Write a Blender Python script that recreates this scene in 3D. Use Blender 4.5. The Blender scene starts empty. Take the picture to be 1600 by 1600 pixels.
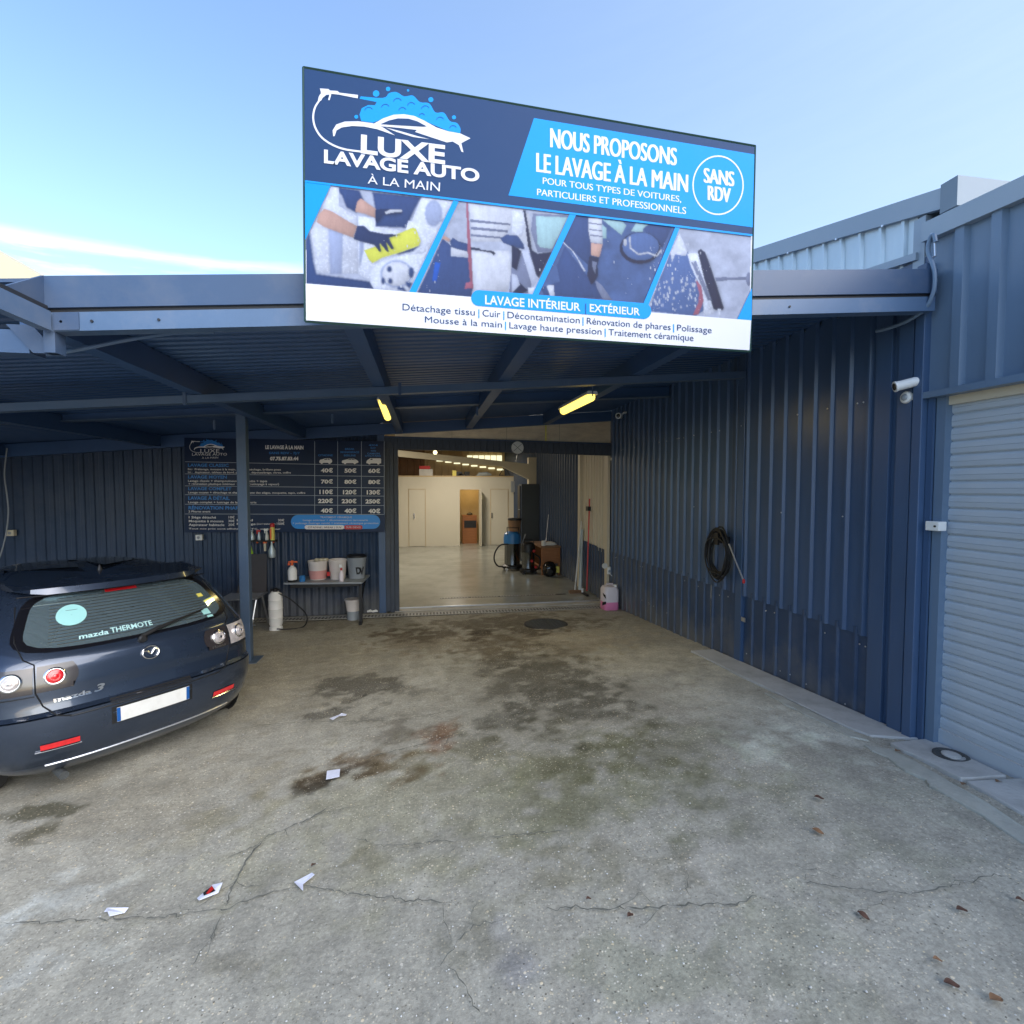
import bpy, bmesh, math, random
import numpy as np
from mathutils import Vector, Matrix
random.seed(7)
sc = bpy.context.scene
# ------------------------------------------------------------------ camera, sky, sun, exposure
TH = math.atan(.17); PT = .045; CH = 1.9
CC, SS = math.cos(TH), math.sin(TH)
cam = bpy.data.cameras.new('camera'); camo = bpy.data.objects.new('camera', cam)
sc.collection.objects.link(camo); sc.camera = camo
camo.location = (0, 0, CH); camo.rotation_euler = (math.pi/2-PT, 0, -TH)
cam.lens = 18; cam.sensor_width = 36; cam.clip_end = 2000; cam.clip_start = .02
SUN_EL, SUN_AZ = math.radians(33), math.radians(150)      # azimuth clockwise from +Y
w = bpy.data.worlds.new('World'); sc.world = w; w.use_nodes = True
N = w.node_tree.nodes; L = w.node_tree.links; N.clear()
out = N.new('ShaderNodeOutputWorld'); bg = N.new('ShaderNodeBackground'); sky = N.new('ShaderNodeTexSky')
sky.sky_type = 'NISHITA'; sky.sun_disc = False; sky.sun_elevation = SUN_EL; sky.sun_rotation = SUN_AZ
sky.air_density = 1.0; sky.dust_density = 1.0; sky.ozone_density = 3.0
tc = N.new('ShaderNodeTexCoord'); sep = N.new('ShaderNodeSeparateXYZ'); L.new(tc.outputs['Generated'], sep.inputs[0])
def M(op, a, b=None, c=None):
    n = N.new('ShaderNodeMath'); n.operation = op
    for i, v in enumerate((a, b, c)):
        if v is None: continue
        if isinstance(v, (int, float)): n.inputs[i].default_value = v
        else: L.new(v, n.inputs[i])
    return n.outputs[0]
az = M('ARCTAN2', sep.outputs[0], sep.outputs[1]); el = M('ARCSINE', sep.outputs[2])
azel = N.new('ShaderNodeCombineXYZ')
L.new(M('MULTIPLY', az, 2.2), azel.inputs[0]); L.new(M('MULTIPLY_ADD', az, -1.2, M('MULTIPLY', el, 15)), azel.inputs[1])
nz = N.new('ShaderNodeTexNoise'); nz.inputs['Scale'].default_value = 2.6; nz.inputs['Detail'].default_value = 8; nz.inputs['Roughness'].default_value = .62
L.new(azel.outputs[0], nz.inputs['Vector'])
nd = M('SUBTRACT', nz.outputs[0], .5)
# a contrail sinking to the right and wispy cirrus under it, both at the left
line = M('SUBTRACT', el, M('MULTIPLY_ADD', M('ADD', az, .42), .085, .352))
band = M('SUBTRACT', 1, M('SMOOTH_MIN', M('DIVIDE', M('ABSOLUTE', M('MULTIPLY_ADD', nd, .03, line)), .013), 1, .2))
band = M('MULTIPLY', M('MAXIMUM', band, 0), M('MULTIPLY_ADD', nd, 1.6, .9))
wis = M('MULTIPLY', M('MAXIMUM', M('MULTIPLY_ADD', nz.outputs[0], 5, -2.3), 0), M('MAXIMUM', M('SUBTRACT', 1, M('DIVIDE', M('ABSOLUTE', M('SUBTRACT', el, .315)), .045)), 0))
fade = M('MAXIMUM', M('MINIMUM', M('MULTIPLY_ADD', az, -2.5, .1), 1), 0)
cl = M('MINIMUM', M('MULTIPLY', M('ADD', band, M('MULTIPLY', wis, 1.1)), fade), .85)
mixc = N.new('ShaderNodeMix'); mixc.data_type = 'RGBA'
# thin bright veil of haze that thickens to the right and towards the horizon
az2 = M('SUBTRACT', 1, M('ABSOLUTE', M('DIVIDE', M('SUBTRACT', az, 1.35), 1.9)))
veil = M('ADD', M('MULTIPLY', M('POWER', M('MAXIMUM', az2, 0), 1.6), .85), M('MULTIPLY', M('MAXIMUM', M('SUBTRACT', 1, M('MULTIPLY', M('ABSOLUTE', el), 1.7)), 0), .16))
veil = M('MINIMUM', M('MULTIPLY', veil, M('MULTIPLY_ADD', nd, .35, 1)), .85)
mixv = N.new('ShaderNodeMix'); mixv.data_type = 'RGBA'; L.new(veil, mixv.inputs[0]); L.new(sky.outputs[0], mixv.inputs[6]); mixv.inputs[7].default_value = (1.85, 2.35, 3.1, 1)
L.new(cl, mixc.inputs[0]); L.new(mixv.outputs[2], mixc.inputs[6]); mixc.inputs[7].default_value = (3.0, 3.1, 3.4, 1)
L.new(mixc.outputs[2], bg.inputs[0]); bg.inputs[1].default_value = .11; L.new(bg.outputs[0], out.inputs[0])
sun = bpy.data.lights.new('sun', 'SUN'); suno = bpy.data.objects.new('sun', sun); sc.collection.objects.link(suno)
sun.energy = .95; sun.angle = math.radians(60); sun.color = (1, .95, .88)
sd = Vector((math.sin(SUN_AZ)*math.cos(SUN_EL), math.cos(SUN_AZ)*math.cos(SUN_EL), math.sin(SUN_EL)))
suno.rotation_euler = sd.to_track_quat('Z', 'Y').to_euler()
sc.view_settings.view_transform = 'Standard'; sc.view_settings.look = 'None'; sc.view_settings.gamma = 1
sc.view_settings.use_curve_mapping = False; sc.view_settings.exposure = 1.86
sc.cycles.max_bounces = 8; sc.cycles.diffuse_bounces = 5; sc.cycles.use_denoising = True
sc.cycles.sample_clamp_indirect = 6

# ------------------------------------------------------------------ helpers
def ray(px, py):
    X = (px-800)/800; z = -(py-800)/800
    Y = math.cos(PT)+z*math.sin(PT); Z = z*math.cos(PT)-math.sin(PT)
    return (X*CC+Y*SS, -X*SS+Y*CC, Z)
def onX(px, py, x): r = ray(px, py); t = x/r[0]; return Vector((x, t*r[1], CH+t*r[2]))
def onY(px, py, y): r = ray(px, py); t = y/r[1]; return Vector((t*r[0], y, CH+t*r[2]))
def onZ(px, py, z): r = ray(px, py); t = (z-CH)/r[2]; return Vector((t*r[0], t*r[1], z))
def sm(a, b, x): t = min(max((x-a)/(b-a), 0), 1); return t*t*(3-2*t)
def gz(x, y):
    s = .068*(7.8-max(min(y, 7.8), 2.0)); return s*(.06+.94*sm(-1.9, 2.7, x))
def onG(px, py, dz=0):
    z = 0
    for i in range(12):
        p = onZ(px, py, z+dz); z = gz(p.x, p.y)
    return p

def mat(name, col, rough=.5, metal=0, var=.12, vs=3, bump=0, bs=40, dirt=None, dirt_amt=.3, ds=1.5, spec=.5, coat=0, emis=0, trans=0, stretch=None, alpha=1, splash=0):
    m = bpy.data.materials.new(name); m.use_nodes = True; nt = m.node_tree; n = nt.nodes; l = nt.links
    b = n['Principled BSDF']; b.inputs['Roughness'].default_value = rough; b.inputs['Metallic'].default_value = metal
    b.inputs['Specular IOR Level'].default_value = spec; b.inputs['Coat Weight'].default_value = coat; b.inputs['Coat Roughness'].default_value = .06
    b.inputs['Transmission Weight'].default_value = trans; b.inputs['Alpha'].default_value = alpha
    t = n.new('ShaderNodeTexCoord'); mp = n.new('ShaderNodeMapping'); l.new(t.outputs['Object'], mp.inputs[0])
    if stretch: mp.inputs['Scale'].default_value = stretch
    a = n.new('ShaderNodeTexNoise'); a.inputs['Scale'].default_value = vs; a.inputs['Detail'].default_value = 6; a.inputs['Roughness'].default_value = .6
    l.new(mp.outputs[0], a.inputs[0])
    rp = n.new('ShaderNodeMapRange'); l.new(a.outputs[0], rp.inputs[0]); rp.inputs[1].default_value = .25; rp.inputs[2].default_value = .75
    rp.inputs[3].default_value = 1-var; rp.inputs[4].default_value = 1+var
    mul = n.new('ShaderNodeVectorMath'); mul.operation = 'SCALE'; mul.inputs[0].default_value = col[:3]; l.new(rp.outputs[0], mul.inputs['Scale'])
    c = mul.outputs[0]
    if dirt:
        d = n.new('ShaderNodeTexNoise'); d.inputs['Scale'].default_value = ds; d.inputs['Detail'].default_value = 9; d.inputs['Roughness'].default_value = .7
        l.new(mp.outputs[0], d.inputs[0])
        dr = n.new('ShaderNodeMapRange'); l.new(d.outputs[0], dr.inputs[0]); dr.inputs[1].default_value = .48; dr.inputs[2].default_value = .72; dr.inputs[4].default_value = dirt_amt
        mx = n.new('ShaderNodeMix'); mx.data_type = 'RGBA'; l.new(dr.outputs[0], mx.inputs[0]); l.new(c, mx.inputs[6]); mx.inputs[7].default_value = (*dirt, 1); c = mx.outputs[2]
    if splash:
        sx = n.new('ShaderNodeSeparateXYZ'); l.new(t.outputs['Object'], sx.inputs[0]); f1 = n.new('ShaderNodeMath'); f1.operation = 'MULTIPLY_ADD'; l.new(a.outputs[0], f1.inputs[0]); f1.inputs[1].default_value = -.9; l.new(sx.outputs[2], f1.inputs[2])
        f2 = n.new('ShaderNodeMapRange'); l.new(f1.outputs[0], f2.inputs[0]); f2.inputs[1].default_value = -.42; f2.inputs[2].default_value = .12; f2.inputs[3].default_value = splash; f2.inputs[4].default_value = 0
        mx2 = n.new('ShaderNodeMix'); mx2.data_type = 'RGBA'; l.new(f2.outputs[0], mx2.inputs[0]); l.new(c, mx2.inputs[6]); mx2.inputs[7].default_value = (.20, .19, .165, 1); c = mx2.outputs[2]
    l.new(c, b.inputs['Base Color'])
    if rough > .05:
        rr = n.new('ShaderNodeMapRange'); l.new(a.outputs[0], rr.inputs[0]); rr.inputs[3].default_value = rough*.85; rr.inputs[4].default_value = min(1, rough*1.2); l.new(rr.outputs[0], b.inputs['Roughness'])
    if bump:
        e = n.new('ShaderNodeTexNoise'); e.inputs['Scale'].default_value = bs; e.inputs['Detail'].default_value = 5; l.new(t.outputs['Object'], e.inputs[0])
        bp = n.new('ShaderNodeBump'); bp.inputs['Strength'].default_value = bump; bp.inputs['Distance'].default_value = .01; l.new(e.outputs[0], bp.inputs['Height']); l.new(bp.outputs[0], b.inputs['Normal'])
    if emis: b.inputs['Emission Color'].default_value = (*col[:3], 1); b.inputs['Emission Strength'].default_value = emis
    return m
MT = {}
def A(k, *a, **kw): MT[k] = mat(k, *a, **kw)
A('navy', (.050, .095, .185), .33, var=.14, vs=2.5, dirt=(.09, .10, .12), dirt_amt=.22, bump=.35, bs=3, stretch=(1, 1, .35))  # base lightened in place of hazy glare over the right wall
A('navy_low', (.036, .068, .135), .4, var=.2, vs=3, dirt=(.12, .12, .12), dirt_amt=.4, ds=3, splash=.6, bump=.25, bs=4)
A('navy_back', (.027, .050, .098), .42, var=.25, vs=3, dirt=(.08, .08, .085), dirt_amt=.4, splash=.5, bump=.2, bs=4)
A('roof_under', (.040, .088, .195), .38, var=.12, vs=1.5)
A('steel_blue', (.07, .115, .19), .45, var=.15, dirt=(.12, .11, .1), dirt_amt=.3)
A('fascia', (.040, .076, .150), .42, var=.1, vs=1.5, dirt=(.2, .2, .2), dirt_amt=.25, ds=2)
A('fascia_light', (.078, .135, .235), .4, var=.1, dirt=(.28, .25, .22), dirt_amt=.3)
A('annex', (.13, .195, .285), .36, var=.08, vs=1.5, bump=.15, bs=4)
A('silver', (.50, .58, .62), .35, metal=.35, var=.1, vs=2)
A('eave', (.17, .215, .26), .45, var=.06)  # roof edge grey, darkened in colour to offset sun on the front face
A('rake', (.30, .36, .42), .45, var=.06, dirt=(.35, .35, .35), dirt_amt=.2)
A('roller', (.41, .46, .51), .4, metal=0, var=.1, vs=2.5, dirt=(.42, .46, .50), dirt_amt=.5, ds=1.6, stretch=(1, .5, 2))
A('dark', (.015, .016, .02), .5, var=.2)
A('black', (.008, .008, .009), .45, var=.1)
A('black_gloss', (.006, .006, .008), .12, var=0)
A('white', (.78, .78, .76), .5, var=.05)
A('white_dirty', (.66, .66, .63), .5, var=.08, dirt=(.35, .32, .28), dirt_amt=.3, ds=8)
A('cream', (.60, .54, .40), .6, var=.05, vs=1.5, dirt=(.4, .36, .28), dirt_amt=.25)
A('cream_panel', (.58, .52, .40), .5, var=.06, dirt=(.35, .3, .22), dirt_amt=.3)
A('partition', (.64, .60, .49), .7, var=.04, vs=1)
A('ply', (.55, .42, .24), .7, var=.1)
A('poly', (.85, .73, .54), .45, trans=.45, var=.16, vs=5, dirt=(.28, .2, .12), dirt_amt=.4, ds=3, stretch=(1, 1, 3))
A('wood', (.33, .13, .045), .5, var=.2, vs=4, stretch=(1, 1, 8))
A('wood_dark', (.22, .12, .06), .6, var=.25)
A('plank', (.040, .052, .075), .55, var=.35, vs=8, dirt=(.12, .12, .11), dirt_amt=.5, stretch=(2, 2, .6))
A('floor_in', (.31, .32, .285), .22, var=.12, vs=2.5, dirt=(.10, .10, .085), dirt_amt=.5, ds=1.2, spec=.5)
A('threshold', (.45, .43, .38), .6, var=.15, dirt=(.15, .14, .12), dirt_amt=.5, ds=4)
A('grate', (.42, .41, .38), .5, metal=.3, var=.2, dirt=(.12, .1, .08), dirt_amt=.5, ds=6)
A('hole', (.008, .008, .008), .9, var=0)
A('iron', (.07, .075, .075), .6, metal=.3, var=.3, vs=20, bump=.5, bs=60)
A('chrome', (.8, .8, .82), .12, metal=1, var=.02)
A('alu', (.62, .64, .68), .3, metal=.8, var=.05)
A('red', (.55, .02, .02), .35, var=.1)
A('orange', (.8, .14, .03), .4, var=.08)
A('pinkliq', (.85, .26, .48), .35, var=.04)
A('canw', (.75, .68, .72), .4, var=.05)
A('lime', (.48, .85, .03), .45, var=.05)
A('yellow', (.72, .62, .12), .5, var=.1)
A('blue_plastic', (.02, .16, .42), .35, var=.05)
A('greyb', (.28, .31, .34), .45, var=.1, dirt=(.4, .4, .4), dirt_amt=.2)
A('bucketw', (.72, .66, .62), .45, var=.05, dirt=(.5, .42, .36), dirt_amt=.3, ds=8)
A('bucketr', (.62, .30, .28), .5, var=.1)
A('rubber', (.012, .012, .013), .6, var=.2)
A('paint', (.030, .045, .075), .26, metal=.6, var=.05, coat=1, spec=.6)
A('paint_low', (.035, .045, .065), .36, metal=.25, var=.1, coat=.7, dirt=(.08, .08, .08), dirt_amt=.25, ds=4)
A('carglass', (.42, .55, .57), .03, metal=.85, var=.05, spec=.9)
A('lampcase', (.03, .025, .025), .18, var=.1, coat=.5)
A('redlens', (.62, .015, .02), .12, var=.2, vs=30, coat=1)
A('clearlens', (.55, .50, .48), .12, metal=.3, var=.3, vs=30, coat=1)
A('sticker', (.30, .58, .56), .5, var=.03)
A('lettercar', (.40, .62, .62), .4, var=.02)
A('papr', (.72, .74, .86), .7, var=.08, vs=30)
A('leafb', (.09, .045, .03), .7, var=.3, vs=40)
A('leafo', (.55, .17, .03), .6, var=.2, vs=40)
A('crk', (.14, .14, .115), .95, var=.5, vs=30)
A('slab', (.47, .475, .46), .85, var=.14, vs=3, bump=.4, bs=40, dirt=(.17, .17, .15), dirt_amt=.6, ds=2.5)
A('slab_low', (.42, .425, .375), .85, var=.18, vs=5, bump=.5, bs=50, dirt=(.16, .17, .12), dirt_amt=.6, ds=3)
A('stucco', (.60, .53, .36), .8, var=.04)
A('sgn_dark', (.010, .040, .120), .55, var=.02, vs=1, spec=.2)
A('sgn_blue', (.0, .24, .66), .55, var=.02, spec=.2)
A('sgn_blue_d', (.01, .08, .28), .55, var=.02, spec=.2)
A('sgn_white', (.56, .575, .64), .55, var=.02, spec=.2)
A('sgn_ink', (.02, .045, .12), .55, var=0, spec=.2)
A('sgn_edge', (.02, .06, .05), .4, var=0)
A('brd', (.008, .022, .065), .3, var=.15, spec=.2)
A('brd_blue', (.0, .24, .72), .3, var=0)
A('brd_txt_blue', (.01, .20, .60), .3, var=0)
A('brd_white', (.85, .82, .80), .4, var=0)
A('brd_line', (.38, .43, .50), .4, var=0)
for k, c in dict(skin=(.62, .40, .30), glove=(.055, .08, .16), sponge=(.80, .78, .16), foam=(.66, .72, .85), foam2=(.42, .50, .68), bgl=(.50, .55, .72), bgd=(.07, .11, .24), bgm=(.16, .22, .40), pred=(.55, .16, .18), pblue=(.03, .16, .62), glassp=(.45, .62, .68), greyp=(.30, .33, .42), silverp=(.62, .64, .70), blackp=(.015, .022, .045)).items():
    A('p_'+k, c, .3, var=.10, vs=14)
A('tube_lit', (1, .72, .13), .4, var=0, emis=.65)
A('tube_in', (1, .85, .45), .4, var=0, emis=.8)
A('opening_glow', (.95, .93, .62), .4, var=0, emis=.33)
A('car_seat', (.02, .02, .022), .8, var=.1)

class MB:
    def __init__(s): s.v = []; s.f = []
    def add(s, vs, fs):
        o = len(s.v); s.v += [tuple(v) for v in vs]; s.f += [[o+i for i in f] for f in fs]; return s
    def box(s, a, b, R=None, c=None):
        x0, y0, z0 = a; x1, y1, z1 = b
        vs = [Vector(p) for p in ((x0,y0,z0),(x1,y0,z0),(x1,y1,z0),(x0,y1,z0),(x0,y0,z1),(x1,y0,z1),(x1,y1,z1),(x0,y1,z1))]
        if R is not None: c = Vector(c or (0, 0, 0)); vs = [R @ (v-c)+c for v in vs]
        return s.add(vs, [(0,3,2,1),(4,5,6,7),(0,1,5,4),(1,2,6,5),(2,3,7,6),(3,0,4,7)])
    def hexa(s, bot, top):      # four bottom points, four top points
        return s.add(list(bot)+list(top), [(0,3,2,1),(4,5,6,7),(0,1,5,4),(1,2,6,5),(2,3,7,6),(3,0,4,7)])
    def tube(s, pts, r, n=8, caps=True):
        pts = [Vector(p) for p in pts]; rs = r if isinstance(r, (list, tuple)) else [r]*len(pts); vs = []; fs = []
        up = Vector((0, 0, 1)); prev = None
        for i, p in enumerate(pts):
            t = (pts[min(i+1, len(pts)-1)]-pts[max(i-1, 0)]).normalized()
            if prev is None:
                q = up if abs(t.dot(up)) < .95 else Vector((1, 0, 0)); a = t.cross(q).normalized()
            else: a = (prev-t*prev.dot(t)).normalized()
            prev = a; b = t.cross(a)
            for k in range(n):
                g = 2*math.pi*k/n; vs.append(p+(a*math.cos(g)+b*math.sin(g))*rs[i])
        for i in range(len(pts)-1):
            for k in range(n): fs.append((i*n+k, i*n+(k+1) % n, (i+1)*n+(k+1) % n, (i+1)*n+k))
        if caps: fs.append(tuple(range(n-1, -1, -1))); fs.append(tuple((len(pts)-1)*n+k for k in range(n)))
        return s.add(vs, fs)
    def lathe(s, prof, c=(0, 0, 0), n=20, R=None, sx=1, sy=1):   # prof: (r, z)
        c = Vector(c); vs = []; fs = []
        for r, z in prof:
            for k in range(n):
                g = 2*math.pi*k/n; v = Vector((r*math.cos(g)*sx, r*math.sin(g)*sy, z))
                vs.append((R @ v if R is not None else v)+c)
        for i in range(len(prof)-1):
            for k in range(n): fs.append((i*n+k, i*n+(k+1) % n, (i+1)*n+(k+1) % n, (i+1)*n+k))
        fs.append(tuple(range(n-1, -1, -1))); fs.append(tuple((len(prof)-1)*n+k for k in range(n)))
        return s.add(vs, fs)
    def poly(s, pts): return s.add(pts, [tuple(range(len(pts)))])
    def prism(s, pts, d):       # polygon extruded along vector d
        n = len(pts); d = Vector(d); a = [Vector(p) for p in pts]
        return s.add(a+[p+d for p in a], [tuple(range(n))[::-1], tuple(range(n, 2*n))]+[(i, (i+1) % n, n+(i+1) % n, n+i) for i in range(n)])
    def obj(s, name, m, parent=None, smooth=False, local=False, bevel=0, fix=True):
        me = bpy.data.meshes.new(name); off = Vector((0, 0, 0))
        if parent is not None and not local:
            off = Vector(parent.location) if parent.parent is None else Vector(parent.location)+Vector(parent.parent.location)
        me.from_pydata([tuple(Vector(v)-off) for v in s.v], [], s.f); me.materials.append(MT[m])
        if fix:
            bm = bmesh.new(); bm.from_mesh(me); bmesh.ops.recalc_face_normals(bm, faces=bm.faces); bm.to_mesh(me); bm.free()
        if smooth:
            me.shade_smooth()
            try: me.set_sharp_from_angle(angle=math.radians(40))
            except Exception: pass
        o = bpy.data.objects.new(name, me); sc.collection.objects.link(o)
        if parent is not None: o.parent = parent
        if bevel:
            b = o.modifiers.new('bevel', 'BEVEL'); b.width = bevel; b.segments = 2; b.limit_method = 'ANGLE'
        return o
def thing(name, label, cat, loc=(0, 0, 0), rz=0, group=None, kind=None):
    o = bpy.data.objects.new(name, None); sc.collection.objects.link(o); o.location = loc; o.rotation_euler = (0, 0, rz); o.empty_display_size = .1
    return tag(o, label, cat, group, kind)
def tag(o, label=None, cat=None, group=None, kind=None):
    if label: o['label'] = label
    if cat: o['category'] = cat
    if group: o['group'] = group
    if kind: o['kind'] = kind
    return o
def inst(o, loc=None, parent=None, name=None):
    c = o.copy(); sc.collection.objects.link(c)
    if loc is not None: c.location = loc
    if parent is not None: c.parent = parent
    return c
def rotm(ax, a): return Matrix.Rotation(a, 3, ax)

# corrugated sheet: u runs along `u`, ribs stand out along `n`
def ribsheet(L_, z0, z1, pitch, w, slope, d, first=None, wavy=False):
    pr = []
    if wavy:
        k = int(round(L_/pitch*6)); pr = [(L_*i/k, d*.5*(1-math.cos(2*math.pi*i/6))) for i in range(k+1)]
    else:
        x = first if first is not None else pitch/2; pr = [(0, 0)]
        while x+w/2 < L_:
            pr += [(x-w/2-slope, 0), (x-w/2, d), (x+w/2, d), (x+w/2+slope, 0)]; x += pitch
        pr.append((L_, 0))
    return pr, z0, z1
def put_sheet(spec, org, u, n, m, parent, name='wall_sheet', shared={}):
    pr, z0, z1 = spec; u = Vector(u); n = Vector(n); mb = MB(); vs = []; fs = []
    for a, b in pr: p = u*a+n*b; vs += [p+Vector((0, 0, z0)), p+Vector((0, 0, z1))]
    for i in range(len(pr)-1): fs.append((2*i, 2*i+2, 2*i+3, 2*i+1))
    key = (len(pr), z0, z1, tuple(u), tuple(n), m, round(pr[-1][0], 3), round(pr[1][0], 4))
    if key in shared: o = inst(shared[key]); o.parent = parent; o.name = name
    else: mb.add(vs, fs); o = mb.obj(name, m, parent, local=True, fix=False); shared[key] = o
    o.location = Vector(org)-(Vector(parent.location) if parent else Vector((0, 0, 0)))
    return o

# ------------------------------------------------------------------ text and flat print
def txt_mesh(s, bold=.0, res=4, shear=0):
    cu = bpy.data.curves.new('t', 'FONT'); cu.body = s; cu.offset = bold; cu.resolution_u = res; cu.shear = shear; cu.fill_mode = 'FRONT'
    o = bpy.data.objects.new('t', cu); me = bpy.data.meshes.new_from_object(o)
    vs = [tuple(v.co) for v in me.vertices]; fs = [list(p.vertices) for p in me.polygons]
    bpy.data.objects.remove(o); bpy.data.curves.remove(cu); bpy.data.meshes.remove(me); return vs, fs
_cap = {}
def text_on(s, q, plane, m, parent, bold=0, res=4, shear=0, name='lettering', local=None, dbl=0):
    """q = TL, TR, BR, BL: cap line and baseline in photograph pixels; plane maps (px, py) to a point."""
    vs, fs = txt_mesh(s, bold, res, shear)
    if not vs: return
    if bold not in _cap: _cap[bold] = max(v[1] for v in txt_mesh('H', bold, 2)[0])
    cap = _cap[bold]; x0 = min(v[0] for v in vs); x1 = max(v[0] for v in vs); TL, TR, BR, BL = q; pts = []
    for v in vs:
        u = (v[0]-x0)/(x1-x0); t = v[1]/cap
        top = (TL[0]+(TR[0]-TL[0])*u, TL[1]+(TR[1]-TL[1])*u); bot = (BL[0]+(BR[0]-BL[0])*u, BL[1]+(BR[1]-BL[1])*u)
        pts.append(plane(bot[0]+(top[0]-bot[0])*t, bot[1]+(top[1]-bot[1])*t))
    mb = MB().add(pts, fs)
    for k in range(1, 4 if dbl else 0):
        sh_ = (plane(TL[0]+dbl, TL[1])-plane(*TL))*k/3+Vector((0, .00008*k, 0)); mb.add([p+sh_ for p in pts], fs)
    return mb.obj(name, m, parent, fix=False)
def flat(polys, plane, m, parent, name):
    o = None; mb = MB(); split = len(polys) <= 9
    for i, p in enumerate(polys):
        mb.poly([plane(*q)-Vector((0, .00005*(i % 8), 0)) for q in p])
        if split: o = mb.obj(name, m, parent, fix=False); mb = MB()
    return o if split else mb.obj(name, m, parent, fix=False)
def ell(cx, cy, rx, ry, n=28, a0=0, a1=2*math.pi): return [(cx+rx*math.cos(a0+(a1-a0)*i/n), cy+ry*math.sin(a0+(a1-a0)*i/n)) for i in range(n if a1-a0 > 6.2 else n+1)]
def stroke(pts, wd):     # polyline to quads, wd width or list
    out_ = []; ws = wd if isinstance(wd, (list, tuple)) else [wd]*len(pts); l_ = []; r_ = []
    for i, p in enumerate(pts):
        a = pts[max(i-1, 0)]; b = pts[min(i+1, len(pts)-1)]; dx, dy = b[0]-a[0], b[1]-a[1]; q = math.hypot(dx, dy) or 1
        nx, ny = -dy/q*ws[i]/2, dx/q*ws[i]/2; l_.append((p[0]+nx, p[1]+ny)); r_.append((p[0]-nx, p[1]-ny))
    return [[l_[i], l_[i+1], r_[i+1], r_[i]] for i in range(len(pts)-1)]
def spline(pts, n=6):
    P = [np.array(p, float) for p in pts]; P = [2*P[0]-P[1]]+P+[2*P[-1]-P[-2]]; o = []
    for i in range(1, len(P)-2):
        for k in range(n):
            t = k/n; o.append(.5*((2*P[i])+(-P[i-1]+P[i+1])*t+(2*P[i-1]-5*P[i]+4*P[i+1]-P[i+2])*t*t+(-P[i-1]+3*P[i]-3*P[i+1]+P[i+2])*t**3))
    o.append(P[-2]); return [tuple(p) for p in o]

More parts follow.
